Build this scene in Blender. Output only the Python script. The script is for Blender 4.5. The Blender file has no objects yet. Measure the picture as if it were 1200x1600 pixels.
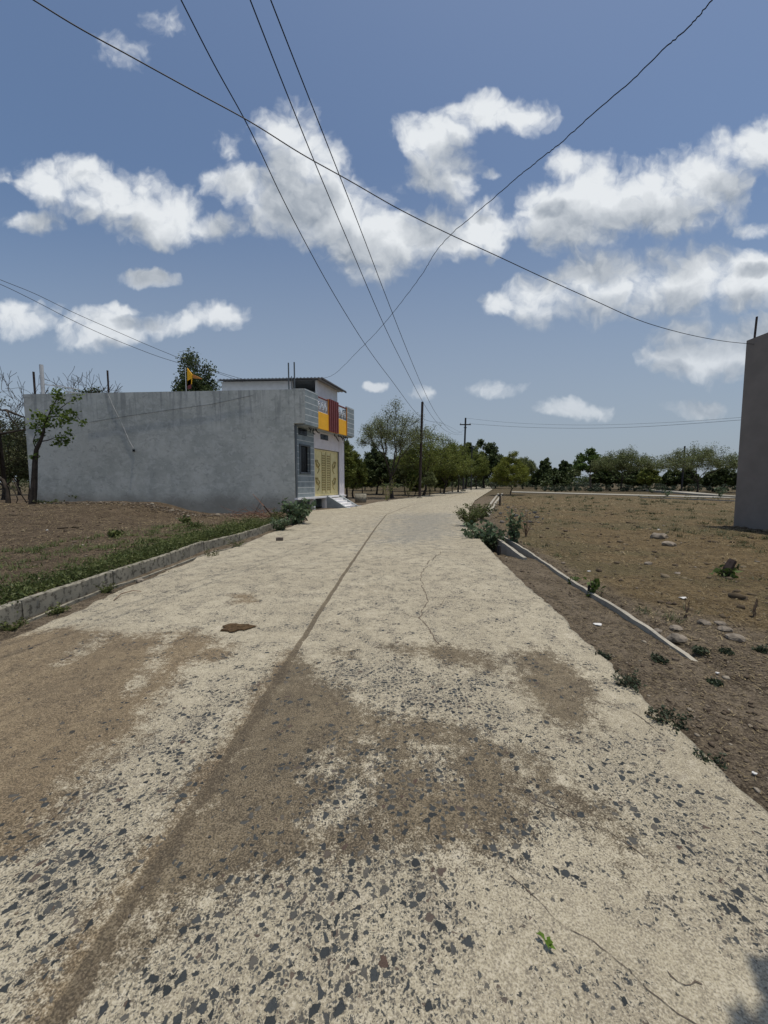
import bpy, math, random
import numpy as np
from mathutils import Vector, Matrix
R = math.radians
scene = bpy.context.scene
col = scene.collection

# ------------------------------------------------------------------ camera
TILT = math.atan(47 / 601)          # horizon sits 47 px above the middle of a 1200 x 1600 frame
CAM = Vector((0, 0, 1.5))
cd = bpy.data.cameras.new('camera'); cam = bpy.data.objects.new('camera', cd); col.objects.link(cam)
cd.sensor_fit = 'VERTICAL'; cd.sensor_height = 34.6; cd.lens = 13.0
cd.clip_start = 0.05; cd.clip_end = 5000
cam.location = CAM; cam.rotation_euler = (R(90) - TILT, 0, 0)
scene.camera = cam
scene.view_settings.view_transform = 'Standard'; scene.view_settings.look = 'None'
scene.view_settings.exposure = 0.0; scene.view_settings.gamma = 1.0
scene.cycles.use_denoising = True
scene.cycles.max_bounces = 6
scene.cycles.transparent_max_bounces = 8

# ------------------------------------------------------------------ sun
SUN = Vector((0.165, -0.05, 1.0)).normalized()     # towards the sun
sl = bpy.data.lights.new('sun', 'SUN'); so = bpy.data.objects.new('sun', sl); col.objects.link(so)
sl.energy = 3.3; sl.angle = R(0.53); sl.color = (1.0, 0.935, 0.82)
so.rotation_euler = (-SUN).to_track_quat('-Z', 'Y').to_euler(); so.location = (6, -2, 40)

# ------------------------------------------------------------------ sky
def px_to_uv(px, py):
    u = (px - 600) / 601; v = (800 - py) / 601
    c, s = math.cos(TILT), math.sin(TILT)
    y = c + v * s; z = -s + v * c
    return u / y, z / y

CLOUDS = [  # centre, radii in photo pixels, weight
 (105,285,75,42,1),(180,312,100,52,1),(240,338,80,46,.95),(338,350,58,20,.62),(55,345,50,14,.45),
 (440,205,55,50,.95),(475,250,75,48,.95),(385,290,62,36,.95),(450,320,85,58,1),(530,335,95,62,1),(600,375,95,60,1),
 (680,370,85,52,1),(760,360,58,42,.95),(690,270,56,64,.95),(680,212,58,42,.95),(755,178,68,36,.95),(820,185,44,26,.8),
 (870,335,66,62,1),(940,318,95,66,1),(1040,310,95,70,1),(1110,290,85,62,1),(1190,235,85,55,1),(885,258,36,22,.7),
 (790,473,40,22,.9),(860,465,75,44,1),(945,447,98,60,1),(1060,440,108,58,1),(1170,440,95,54,1),
 (1100,562,85,34,.9),(1185,540,85,46,1),(1190,355,30,14,.7),(1060,520,42,24,.6),
 (228,436,40,14,.75),(28,500,62,32,.9),(155,515,80,34,.95),(265,507,60,20,.75),(340,493,50,24,.85),(190,480,26,14,.65),
 (773,610,42,16,.8),(905,640,56,16,.75),(1085,638,50,16,.75),(650,610,28,16,.7),(585,607,14,8,.6),
 (195,75,36,24,.30),(250,40,28,20,.28),(10,272,20,14,.6),(770,275,20,10,.5),(760,405,14,12,.5),(370,225,30,26,.38),
]
world = bpy.data.worlds.new('World'); scene.world = world; world.use_nodes = True
nt = world.node_tree; nt.nodes.clear()

def vlink(t, a, b): t.links.new(a, b)
def vmath(t, op, a, b=None):
    n = t.nodes.new('ShaderNodeVectorMath'); n.operation = op
    for i, q in enumerate((a, b)):
        if q is None: continue
        if isinstance(q, (tuple, list, Vector)): n.inputs[i].default_value = q
        else: t.links.new(q, n.inputs[i])
    return n
def fmath(t, op, a, b=None, c=None, clamp=False):
    n = t.nodes.new('ShaderNodeMath'); n.operation = op; n.use_clamp = clamp
    for i, q in enumerate((a, b, c)):
        if q is None: continue
        if isinstance(q, (int, float)): n.inputs[i].default_value = q
        else: t.links.new(q, n.inputs[i])
    return n.outputs[0]
def maprange(t, v, a, b, c=0.0, d=1.0, smooth=True):
    n = t.nodes.new('ShaderNodeMapRange'); n.interpolation_type = 'SMOOTHSTEP' if smooth else 'LINEAR'
    t.links.new(v, n.inputs[0])
    for i, q in enumerate((a, b, c, d)): n.inputs[i + 1].default_value = q
    return n.outputs[0]
def noise(t, vec, scale, detail=4, rough=0.55, dims='3D', dist=0.0):
    n = t.nodes.new('ShaderNodeTexNoise'); n.noise_dimensions = dims
    n.inputs['Scale'].default_value = scale; n.inputs['Detail'].default_value = detail
    n.inputs['Roughness'].default_value = rough; n.inputs['Distortion'].default_value = dist
    if vec is not None: t.links.new(vec, n.inputs['Vector'])
    return n
def mixc(t, f, a, b, mode='MIX'):
    n = t.nodes.new('ShaderNodeMix'); n.data_type = 'RGBA'; n.blend_type = mode
    for i, q in ((0, f), (6, a), (7, b)):
        if isinstance(q, (int, float)): n.inputs[i].default_value = q
        elif isinstance(q, (tuple, list)): n.inputs[i].default_value = (*q[:3], 1)
        else: t.links.new(q, n.inputs[i])
    return n.outputs[2]

# where the clouds stand, as a function of the direction one looks in (gnomonic coordinates of the sky dome)
g = bpy.data.node_groups.new('cloud_masses', 'ShaderNodeTree')
g.interface.new_socket('p', in_out='INPUT', socket_type='NodeSocketVector')
g.interface.new_socket('mass', in_out='OUTPUT', socket_type='NodeSocketFloat')
gi = g.nodes.new('NodeGroupInput'); go = g.nodes.new('NodeGroupOutput')
acc = None
for (px, py, rx, ry, w) in CLOUDS:
    cu, cv = px_to_uv(px, py); eu, _ = px_to_uv(px + rx, py); _, ev = px_to_uv(px, py - ry)
    sx, sy = 1 / (eu - cu), 1 / (ev - cv)
    d = vmath(g, 'MULTIPLY_ADD', gi.outputs[0], (sx, sy, 0)); d.inputs[2].default_value = (-cu * sx, -cv * sy, 0)
    d2 = vmath(g, 'DOT_PRODUCT', d.outputs[0], d.outputs[0]).outputs['Value']
    f = fmath(g, 'MULTIPLY_ADD', d2, -w, w)
    acc = f if acc is None else fmath(g, 'SMOOTH_MAX', acc, f, 0.2)
g.links.new(acc, go.inputs[0])
# how the masses break up into puffs
g2 = bpy.data.node_groups.new('cloud_puffs', 'ShaderNodeTree')
g2.interface.new_socket('p', in_out='INPUT', socket_type='NodeSocketVector')
g2.interface.new_socket('puff', in_out='OUTPUT', socket_type='NodeSocketFloat')
gi = g2.nodes.new('NodeGroupInput'); go = g2.nodes.new('NodeGroupOutput')
nv = noise(g2, gi.outputs[0], 5.0, 8, 0.62, '2D')
nv2 = noise(g2, gi.outputs[0], 18, 5, 0.65, '2D', 0.6)
vo = g2.nodes.new('ShaderNodeTexVoronoi'); vo.voronoi_dimensions = '2D'; vo.feature = 'F1'; vo.inputs['Scale'].default_value = 13
vo.inputs['Detail'].default_value = 2.0; vo.inputs['Roughness'].default_value = .55; g2.links.new(gi.outputs[0], vo.inputs['Vector'])
f = fmath(g2, 'MULTIPLY', nv.outputs['Fac'], 2.1)
f = fmath(g2, 'MULTIPLY_ADD', nv2.outputs['Fac'], 0.62, f)
f = fmath(g2, 'MULTIPLY_ADD', vo.outputs['Distance'], -0.65, f)
f = fmath(g2, 'SUBTRACT', f, 0.72)
g2.links.new(f, go.inputs[0])

tc = nt.nodes.new('ShaderNodeTexCoord')
sep = nt.nodes.new('ShaderNodeSeparateXYZ'); nt.links.new(tc.outputs['Generated'], sep.inputs[0])
ay = fmath(nt, 'MAXIMUM', fmath(nt, 'ABSOLUTE', sep.outputs['Y']), 0.12)
cu = fmath(nt, 'DIVIDE', sep.outputs['X'], ay); cv = fmath(nt, 'DIVIDE', sep.outputs['Z'], ay)
cb = nt.nodes.new('ShaderNodeCombineXYZ'); nt.links.new(cu, cb.inputs[0]); nt.links.new(cv, cb.inputs[1])
wn = noise(nt, cb.outputs[0], 7, 4, 0.6, '2D')
wv = vmath(nt, 'SUBTRACT', wn.outputs['Color'], (0.5, 0.5, 0.5))
wv = vmath(nt, 'MULTIPLY', wv.outputs[0], (0.10, 0.07, 0))
pw = vmath(nt, 'ADD', cb.outputs[0], wv.outputs[0])
def grp(tree, vec):
    n = nt.nodes.new('ShaderNodeGroup'); n.node_tree = tree; nt.links.new(vec, n.inputs[0]); return n.outputs[0]
m0 = grp(g, pw.outputs[0]); q0 = grp(g2, pw.outputs[0])
q1 = grp(g2, vmath(nt, 'ADD', pw.outputs[0], (0.008, 0.022, 0)).outputs[0])
m2 = grp(g, vmath(nt, 'ADD', pw.outputs[0], (0.02, 0.10, 0)).outputs[0])
c0 = fmath(nt, 'ADD', m0, q0)
alpha = maprange(nt, c0, -0.18, 1.0)
relief = fmath(nt, 'MULTIPLY', fmath(nt, 'SUBTRACT', q0, q1), 0.50)            # puffs catch the high sun on their upper sides
c2 = fmath(nt, 'MULTIPLY_ADD', q0, 0.45, m2)
body = fmath(nt, 'MULTIPLY_ADD', maprange(nt, c2, -0.35, 0.95), -0.82, 1.06)    # cloud standing above greys the bases
lum = fmath(nt, 'ADD', relief, body, None, True)
lit = mixc(nt, lum, (0.30, 0.345, 0.405), (0.81, 0.84, 0.865))
sky = nt.nodes.new('ShaderNodeTexSky'); sky.sky_type = 'NISHITA'; sky.sun_disc = False
sky.sun_elevation = math.asin(SUN.z); sky.sun_rotation = math.atan2(SUN.x, SUN.y)
sky.air_density = 1.0; sky.dust_density = 2.0; sky.ozone_density = 1.6; sky.altitude = 300
SKY_STRENGTH = 0.10
skyc = mixc(nt, 1.0, sky.outputs[0], (0.97, 1.03, 1.06), 'MULTIPLY')
# dusty pre-monsoon air pales the sky towards the horizon
hzf = maprange(nt, cv, 0.80, 0.0, 0.0, 0.85)
skyc = mixc(nt, hzf, skyc, tuple(q / SKY_STRENGTH for q in (0.325, 0.378, 0.445)))
clc = vmath(nt, 'SCALE', lit); clc.inputs['Scale'].default_value = 1 / SKY_STRENGTH
up = maprange(nt, sep.outputs['Z'], 0.0, 0.02)
am = fmath(nt, 'MULTIPLY', alpha, up)
am = fmath(nt, 'MULTIPLY', am, maprange(nt, cv, 0.02, 0.55, 0.45, 0.97))       # far clouds thin out into that air
fin = mixc(nt, am, skyc, clc.outputs[0])
bg = nt.nodes.new('ShaderNodeBackground'); bg.inputs['Strength'].default_value = SKY_STRENGTH
nt.links.new(fin, bg.inputs['Color'])
wo = nt.nodes.new('ShaderNodeOutputWorld'); nt.links.new(bg.outputs[0], wo.inputs['Surface'])
world.cycles.sampling_method = 'MANUAL'; world.cycles.sample_map_resolution = 256

# ------------------------------------------------------------------ helpers
rng = np.random.default_rng(7); rnd = random.Random(11)
def ray(px, py):
    c, s = math.cos(TILT), math.sin(TILT)
    u = (px - 600) / 601; v = (800 - py) / 601
    return Vector((u, c + v * s, -s + v * c))
def G(px, py, z=0.0):                      # point of the level z seen in that direction
    d = ray(px, py); t = (z - CAM.z) / d.z
    return CAM + d * t
def P(px, py, Y):                          # point at distance Y in front of the camera
    d = ray(px, py); return CAM + d * (Y / d.y)

def wpos(o):
    v = Vector((0, 0, 0))
    while o is not None:
        v = v + o.location; o = o.parent
    return v
def tag(o, label=None, cat=None, group=None, kind=None):
    if label: o['label'] = label
    if cat: o['category'] = cat
    if group: o['group'] = group
    if kind: o['kind'] = kind
    return o
def empty(name, loc, label, cat, group=None):
    o = bpy.data.objects.new(name, None); col.objects.link(o); o.location = loc
    o.empty_display_size = 0.2
    return tag(o, label, cat, group)
class MB:
    def __init__(s): s.v = []; s.f = []
    def quadbox(s, c8):
        b = len(s.v); s.v += [tuple(p) for p in c8]
        for q in ((0,3,2,1),(4,5,6,7),(0,1,5,4),(1,2,6,5),(2,3,7,6),(3,0,4,7)): s.f.append(tuple(b + i for i in q))
    def box(s, x0, x1, y0, y1, z0, z1):
        s.quadbox([(x0,y0,z0),(x1,y0,z0),(x1,y1,z0),(x0,y1,z0),(x0,y0,z1),(x1,y0,z1),(x1,y1,z1),(x0,y1,z1)])
    def rbox(s, c, size, rot):
        M = Matrix.Rotation(rot[2],3,'Z') @ Matrix.Rotation(rot[1],3,'Y') @ Matrix.Rotation(rot[0],3,'X')
        a, b, d = (q / 2 for q in size)
        s.quadbox([Vector(c) + M @ Vector(p) for p in ((-a,-b,-d),(a,-b,-d),(a,b,-d),(-a,b,-d),(-a,-b,d),(a,-b,d),(a,b,d),(-a,b,d))])
    def prism(s, pts, ext):                # polygon (3-D points) swept along ext
        b = len(s.v); n = len(pts); ext = Vector(ext)
        s.v += [tuple(p) for p in pts] + [tuple(Vector(p) + ext) for p in pts]
        s.f.append(tuple(b + i for i in range(n))[::-1]); s.f.append(tuple(b + n + i for i in range(n)))
        for i in range(n):
            j = (i + 1) % n; s.f.append((b + i, b + j, b + n + j, b + n + i))
    def tube(s, pts, rad, n=6, cap=True):
        pts = [Vector(p) for p in pts]
        if not isinstance(rad, (list, tuple)): rad = [rad] * len(pts)
        b = len(s.v); prev = None
        for i, p in enumerate(pts):
            t = (pts[min(i+1, len(pts)-1)] - pts[max(i-1, 0)])
            t = t.normalized() if t.length > 1e-9 else Vector((0,0,1))
            a = prev if prev is not None else (Vector((1,0,0)) if abs(t.x) < 0.9 else Vector((0,1,0)))
            a = (a - t * a.dot(t)); a = a.normalized() if a.length > 1e-6 else t.orthogonal().normalized()
            prev = a; c = t.cross(a)
            for k in range(n):
                th = 2 * math.pi * k / n
                s.v.append(tuple(p + (a * math.cos(th) + c * math.sin(th)) * rad[i]))
        for i in range(len(pts) - 1):
            for k in range(n):
                k2 = (k + 1) % n
                s.f.append((b+i*n+k, b+i*n+k2, b+(i+1)*n+k2, b+(i+1)*n+k))
        if cap:
            s.f.append(tuple(b + k for k in range(n))[::-1]); s.f.append(tuple(b + (len(pts)-1)*n + k for k in range(n)))
    def lathe(s, c, prof, n=16):
        b = len(s.v)
        for (r, z) in prof:
            for k in range(n):
                th = 2*math.pi*k/n; s.v.append((c[0]+r*math.cos(th), c[1]+r*math.sin(th), c[2]+z))
        for i in range(len(prof)-1):
            for k in range(n):
                k2 = (k+1) % n; s.f.append((b+i*n+k, b+i*n+k2, b+(i+1)*n+k2, b+(i+1)*n+k))
    def build(s, name, mat, parent=None, smooth=False):
        o = mesh_obj(name, s.v, s.f, mat, parent, smooth); return o
def mesh_obj(name, v, f, mat, parent=None, smooth=False):
    off = wpos(parent) if parent is not None else Vector((0,0,0))
    me = bpy.data.meshes.new(name)
    me.from_pydata([(p[0]-off.x, p[1]-off.y, p[2]-off.z) for p in v], [], f); me.update()
    if mat: me.materials.append(mat)
    if smooth: me.polygons.foreach_set('use_smooth', [True]*len(me.polygons))
    o = bpy.data.objects.new(name, me); col.objects.link(o)
    if parent is not None: o.parent = parent
    return o
def np_mesh(name, V, F, mat, parent=None, smooth=False):      # V (n,3), F (m,k)
    V = np.asarray(V, dtype=np.float64)
    if parent is not None: V = V - np.array(wpos(parent))
    k = F.shape[1]; me = bpy.data.meshes.new(name)
    me.vertices.add(len(V)); me.vertices.foreach_set('co', V.astype(np.float32).ravel())
    me.loops.add(F.size); me.loops.foreach_set('vertex_index', F.astype(np.int32).ravel())
    me.polygons.add(len(F)); me.polygons.foreach_set('loop_start', np.arange(0, F.size, k, dtype=np.int32))
    me.polygons.foreach_set('loop_total', np.full(len(F), k, dtype=np.int32))
    if smooth: me.polygons.foreach_set('use_smooth', np.ones(len(F), dtype=bool))
    me.update(calc_edges=True); me.validate()
    if mat: me.materials.append(mat)
    o = bpy.data.objects.new(name, me); col.objects.link(o)
    if parent is not None: o.parent = parent
    return o
def attr(o, name, vals):
    a = o.data.attributes.new(name, 'FLOAT', 'POINT'); a.data.foreach_set('value', np.asarray(vals, dtype=np.float32))

# value noise for terrain / ragged edges
_h = rng.random((64, 64))
def vnoise(x, y):
    x = np.asarray(x, float); y = np.asarray(y, float)
    xi = np.floor(x).astype(int); yi = np.floor(y).astype(int); fx = x - xi; fy = y - yi
    fx = fx*fx*(3-2*fx); fy = fy*fy*(3-2*fy)
    g_ = lambda a, b: _h[a % 64, b % 64]
    return (g_(xi,yi)*(1-fx)+g_(xi+1,yi)*fx)*(1-fy) + (g_(xi,yi+1)*(1-fx)+g_(xi+1,yi+1)*fx)*fy - 0.5
def fbm(x, y, o=4):
    s = 0; a = 1
    for i in range(o): s = s + a*vnoise(x*2**i + 13.7*i, y*2**i + 5.1*i); a *= .5
    return s
def sstep(a, b, x):
    t = np.clip((x - a) / (b - a), 0, 1); return t*t*(3-2*t)
def seg_dist(X, Y, pts, closed=False):
    d = np.full(X.shape, 1e9); n = len(pts)
    for i in range(n if closed else n-1):
        ax, ay_ = pts[i][0], pts[i][1]; bx, by = pts[(i+1) % n][0], pts[(i+1) % n][1]
        L = (bx-ax)**2 + (by-ay_)**2 + 1e-12
        t = np.clip(((X-ax)*(bx-ax) + (Y-ay_)*(by-ay_))/L, 0, 1)
        d = np.minimum(d, np.hypot(X-ax-t*(bx-ax), Y-ay_-t*(by-ay_)))
    return d
def poly_sdf(X, Y, pts):                    # > 0 inside
    d = seg_dist(X, Y, pts, True); ins = np.zeros(X.shape, bool); n = len(pts)
    for i in range(n):
        ax, ay_ = pts[i][0], pts[i][1]; bx, by = pts[(i+1) % n][0], pts[(i+1) % n][1]
        if ay_ == by: continue
        c = ((ay_ > Y) != (by > Y)) & (X < (bx-ax)*(Y-ay_)/(by-ay_) + ax)
        ins ^= c
    return np.where(ins, d, -d)

# ------------------------------------------------------------------ materials
def new_mat(name):
    m = bpy.data.materials.new(name); m.use_nodes = True; t = m.node_tree
    b = t.nodes['Principled BSDF']; b.inputs['Roughness'].default_value = 0.9
    b.inputs['Specular IOR Level'].default_value = 0.25
    return m, t, b
def bump(t, b, h, strength, dist=0.01):
    n = t.nodes.new('ShaderNodeBump'); n.inputs['Strength'].default_value = strength; n.inputs['Distance'].default_value = dist
    t.links.new(h, n.inputs['Height']); t.links.new(n.outputs[0], b.inputs['Normal'])
def gpos(t):
    return t.nodes.new('ShaderNodeNewGeometry').outputs['Position']
def simple(name, c, rough=0.85, var=0.25, scale=6.0, bmp=0.0, metal=0.0, fine=0.0):
    m, t, b = new_mat(name); tcn = t.nodes.new('ShaderNodeTexCoord')
    n = noise(t, tcn.outputs['Object'], scale, 5, 0.6)
    lo = tuple(q*(1-var) for q in c); hi = tuple(min(1, q*(1+var)) for q in c)
    cc = mixc(t, maprange(t, n.outputs['Fac'], 0.3, 0.7), lo, hi)
    t.links.new(cc, b.inputs['Base Color']); b.inputs['Roughness'].default_value = rough; b.inputs['Metallic'].default_value = metal
    if bmp:
        n2 = noise(t, tcn.outputs['Object'], scale*8, 4, 0.6); bump(t, b, n2.outputs['Fac'], bmp, 0.01)
    return m
def leaf_mat(name, dark, light, trans=0.3, rough=0.55):
    m, t, b = new_mat(name); gn = t.nodes.new('ShaderNodeNewGeometry')
    cr = mixc(t, gn.outputs['Random Per Island'], dark, light)
    n = noise(t, gn.outputs['Position'], 0.9, 2, 0.5)
    cr = mixc(t, maprange(t, n.outputs['Fac'], 0.35, 0.65, 0, 0.5), cr, tuple(q*0.6 for q in dark))
    t.links.new(cr, b.inputs['Base Color']); b.inputs['Roughness'].default_value = rough
    tr = t.nodes.new('ShaderNodeBsdfTranslucent'); t.links.new(cr, tr.inputs['Color'])
    mx = t.nodes.new('ShaderNodeMixShader'); mx.inputs[0].default_value = trans
    t.links.new(b.outputs[0], mx.inputs[1]); t.links.new(tr.outputs[0], mx.inputs[2])
    t.links.new(mx.outputs[0], t.nodes['Material Output'].inputs['Surface'])
    return m
L_ACACIA = leaf_mat('acacia_leaves', (0.090,0.115,0.040), (0.225,0.245,0.10), .25)
L_ACACIA2 = leaf_mat('bright_acacia_leaves', (0.095,0.128,0.024), (0.245,0.265,0.062), .3)
L_DARK = leaf_mat('dark_leaves', (0.038,0.060,0.020), (0.11,0.14,0.046), .2)
L_OLIVE = leaf_mat('olive_leaves', (0.040,0.050,0.020), (0.120,0.125,0.055), .25)
L_LIME = leaf_mat('yellow_green_leaves', (0.11,0.14,0.018), (0.28,0.29,0.055), .35)
L_BROAD = leaf_mat('broad_green_leaves', (0.05,0.09,0.02), (0.14,0.20,0.05), .3)
L_CALO = leaf_mat('grey_green_broad_leaves', (0.045,0.085,0.035), (0.17,0.22,0.13), .25)
L_WEED = leaf_mat('weed_leaves', (0.058,0.085,0.024), (0.170,0.190,0.066), .3)
L_DULL = leaf_mat('dull_dark_weed_leaves', (0.030,0.045,0.025), (0.075,0.095,0.055), .2)
L_STRAW = leaf_mat('dry_straw', (0.17,0.13,0.07), (0.36,0.29,0.17), .15, .8)
M_BARK = simple('dark_bark', (0.050,0.040,0.032), .95, .35, 5, .6)
M_BARKL = simple('pale_bark', (0.16,0.125,0.09), .95, .3, 5, .6)
M_TWIG = simple('dry_twigs', (0.20,0.14,0.10), .95, .3, 8, .3)

def concrete_mat(name, c, stain=(0.12,0.11,0.10), amt=.5, bmp=.5):
    m, t, b = new_mat(name); p = gpos(t)
    n1 = noise(t, p, 1.2, 6, .65); n2 = noise(t, p, 14, 5, .65); n3 = noise(t, p, 90, 3, .6)
    cc = mixc(t, maprange(t, n1.outputs['Fac'], .35, .7), tuple(q*.85 for q in c), tuple(min(1,q*1.1) for q in c))
    cc = mixc(t, maprange(t, n2.outputs['Fac'], .49, .63, 0, amt), cc, stain)
    cc = mixc(t, maprange(t, n3.outputs['Fac'], .3, .7, 0, .3), cc, tuple(q*.6 for q in c))
    t.links.new(cc, b.inputs['Base Color']); bump(t, b, n3.outputs['Fac'], bmp, .006)
    return m
M_KERB = concrete_mat('weathered_kerb_concrete', (0.29,0.27,0.215), (0.075,0.068,0.052), .95)
M_DRAIN = concrete_mat('drain_concrete', (0.38,0.35,0.29), (0.16,0.15,0.13), .4)

# side wall: cement plaster with trowel marks, paler pier lines and damp at the foot
def plaster():
    m, t, b = new_mat('cement_plaster'); p = gpos(t)
    st = vmath(t, 'MULTIPLY', p, (1, 1, 1.35)).outputs[0]
    n1 = noise(t, p, .55, 6, .6); n2 = noise(t, st, 2.6, 7, .68, dist=.6); n3 = noise(t, p, 26, 4, .6)
    c = mixc(t, maprange(t, n1.outputs['Fac'], .40, .60), (0.395,0.41,0.38), (0.50,0.51,0.47))
    c = mixc(t, maprange(t, n2.outputs['Fac'], .47, .62, 0, .6), c, (0.56,0.57,0.54))
    n4 = noise(t, st, 3.4, 7, .7, dist=1.2)
    c = mixc(t, maprange(t, n4.outputs['Fac'], .52, .64, 0, .5), c, (0.25,0.258,0.245))
    # vertical runs of dirt below the coping
    sv = vmath(t, 'MULTIPLY', p, (3.2, 3.2, .22)).outputs[0]
    n5 = noise(t, sv, 1.4, 5, .65)
    sp = t.nodes.new('ShaderNodeSeparateXYZ'); t.links.new(p, sp.inputs[0])
    runs = fmath(t, 'MULTIPLY', maprange(t, n5.outputs['Fac'], .50, .62, 0, .6), maprange(t, sp.outputs['Z'], 3.5, 6.1))
    c = mixc(t, runs, c, (0.21,0.22,0.22))
    # paler stripes where the columns behind were plastered
    xm = fmath(t, 'FRACT', fmath(t, 'MULTIPLY_ADD', sp.outputs['X'], 1/3.05, n2.outputs['Fac']))
    line = fmath(t, 'MULTIPLY', maprange(t, fmath(t, 'ABSOLUTE', fmath(t, 'SUBTRACT', xm, .5)), 0.0, .05, .35, 0), maprange(t, n1.outputs['Fac'], .4, .6))
    c = mixc(t, line, c, (0.55,0.56,0.54))
    zz = fmath(t, 'MULTIPLY_ADD', n1.outputs['Fac'], .9, sp.outputs['Z'])
    damp = maprange(t, zz, .75, 1.55, .7, 0)
    c = mixc(t, damp, c, (0.20,0.19,0.165))
    t.links.new(c, b.inputs['Base Color'])
    h = fmath(t, 'MULTIPLY_ADD', n3.outputs['Fac'], .3, n2.outputs['Fac'])
    bump(t, b, h, .25, .02)
    return m
M_PLASTER = plaster()
def stripes():
    m, t, b = new_mat('grey_cladding_with_pale_joints'); p = gpos(t)
    sp = t.nodes.new('ShaderNodeSeparateXYZ'); t.links.new(p, sp.inputs[0])
    fr = fmath(t, 'FRACT', fmath(t, 'MULTIPLY_ADD', sp.outputs['Z'], 1/.31, .18))
    f = fmath(t, 'LESS_THAN', fr, .085)
    n = noise(t, p, 3, 5, .6)
    c = mixc(t, maprange(t, n.outputs['Fac'], .3, .7), (0.19,0.225,0.24), (0.27,0.31,0.32))
    c = mixc(t, f, c, (0.62,0.64,0.63)); t.links.new(c, b.inputs['Base Color'])
    bump(t, b, f, .4, .01); b.inputs['Roughness'].default_value = .6
    return m
M_CLAD = stripes()
M_WHITE = simple('white_paint', (0.72,0.71,0.71), .7, .06, 3, .1)
M_PINKW = simple('off_white_paint', (0.66,0.62,0.64), .7, .06, 3, .1)
M_GOLD = simple('cream_gold_gate_paint', (0.66,0.57,0.29), .5, .08, 4)
M_GOLD2 = simple('darker_gold_ornament', (0.33,0.26,0.10), .5, .1, 4)
M_YEL = simple('orange_yellow_paint', (0.85,0.43,0.02), .5, .05, 4)
M_MAROON = simple('maroon_paint', (0.17,0.045,0.045), .55, .1, 4)
M_ORANGE = simple('orange_brown_paint', (0.50,0.20,0.05), .55, .1, 4)
M_SILVER = simple('silver_grille', (0.6,0.6,0.6), .35, .05, 4, 0, .5)
M_DARK = simple('dark_glass', (0.012,0.013,0.015), .2, .1, 3)
M_DGREY = simple('dark_grey_paint', (0.10,0.115,0.125), .6, .15, 3, .1)
M_GREY = simple('grey_paint', (0.30,0.33,0.34), .7, .12, 3, .15)
M_ROOF = simple('grey_roof_sheet', (0.30,0.31,0.33), .45, .15, 2, 0, .4)
M_RUST = simple('dark_rusty_iron', (0.045,0.032,0.028), .75, .4, 9, .2)
M_IRON = simple('dark_iron', (0.035,0.034,0.036), .7, .25, 9, .1)
M_WIRE = simple('black_wire', (0.012,0.012,0.013), .6, .1, 3)
M_PIPE = simple('pale_pipe', (0.5,0.5,0.5), .5, .1, 3)
M_RWALL = simple('taupe_wall_paint', (0.25,0.215,0.185), .85, .10, 1.2, .15)
M_LITTER = simple('white_plastic_litter', (0.58,0.57,0.55), .5, .08, 12)
M_ROCK = simple('grey_brown_rock', (0.21,0.18,0.145), .95, .35, 9, .8)
M_BRICK = simple('grey_brick', (0.12,0.10,0.085), .95, .3, 14, .8)
M_DUNG = simple('dried_dung', (0.085,0.055,0.028), 1.0, .4, 25, 1.0)
def island_mat(name, stops, rough=.95):
    m, t, b = new_mat(name); gn = t.nodes.new('ShaderNodeNewGeometry')
    r = t.nodes.new('ShaderNodeValToRGB'); t.links.new(gn.outputs['Random Per Island'], r.inputs[0])
    r.color_ramp.elements[0].position = stops[0][0]; r.color_ramp.elements[0].color = (*stops[0][1], 1)
    r.color_ramp.elements[1].position = stops[1][0]; r.color_ramp.elements[1].color = (*stops[1][1], 1)
    for (q, c) in stops[2:]:
        e = r.color_ramp.elements.new(q); e.color = (*c, 1)
    n = noise(t, gn.outputs['Position'], 90, 3, .6)
    c = mixc(t, maprange(t, n.outputs['Fac'], .3, .7, 0, .35), r.outputs[0], (0.05,0.045,0.04))
    t.links.new(c, b.inputs['Base Color']); b.inputs['Roughness'].default_value = rough
    return m
M_PEB = island_mat('loose_stone_chips', [(0,(0.05,0.055,0.06)),(1,(0.30,0.25,0.19)),(.5,(0.085,0.09,0.095)),(.8,(0.19,0.15,0.11))])
M_CLODB = island_mat('brown_earth_lumps', [(0,(0.060,0.044,0.028)),(1,(0.24,0.195,0.13)),(.7,(0.13,0.098,0.060))])
M_CLOD = island_mat('soil_clods', [(0,(0.055,0.040,0.028)),(1,(0.33,0.29,0.23)),(.6,(0.11,0.082,0.056)),(.9,(0.20,0.165,0.125))])

# ------------------------------------------------------------------ road outline (from the ground the photo shows)
LEFT = [G(*q) for q in ((17,997),(125,954),(179,927),(250,897),(317,868),(358,858),(396,845),(417,835),(450,824),(483,813))] + [Vector(q) for q in ((-4.35,19.3,0),(-3.4,20.7,0),(-1.75,23.2,0),(-.49,29,0))] + [G(*q) for q in ((655,775.5),(720,765),(748,759.5))]
RIGHT = [G(*q) for q in ((1197,1262),(1150,1225),(1117,1187),(1060,1135),(1010,1090),(965,1047),(932,1015),(900,985),(880,963),(827,917),(780,873),(757,850),(742,830),(734,812),(733,797),(742,782),(760,770.5),(770,764.5),(776,759.5))]
JOINT = [G(*q) for q in ((62,1598),(180,1420),(310,1240),(380,1132),(455,1020),(500,950),(540,890),(565,855),(585,826),(603,804),(640,790),(700,778),(745,764),(762,759.5))]
LEFT = [Vector((-3.9,-7,0)), Vector((-3.8,2,0))] + LEFT
RIGHT = [Vector((1.72,-7,0)), Vector((1.76,1.4,0))] + RIGHT
JOINT = [Vector((-0.9,-7,0))] + JOINT
def xat(pl, y):
    return np.interp(y, [p.y for p in pl], [p.x for p in pl])
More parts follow.
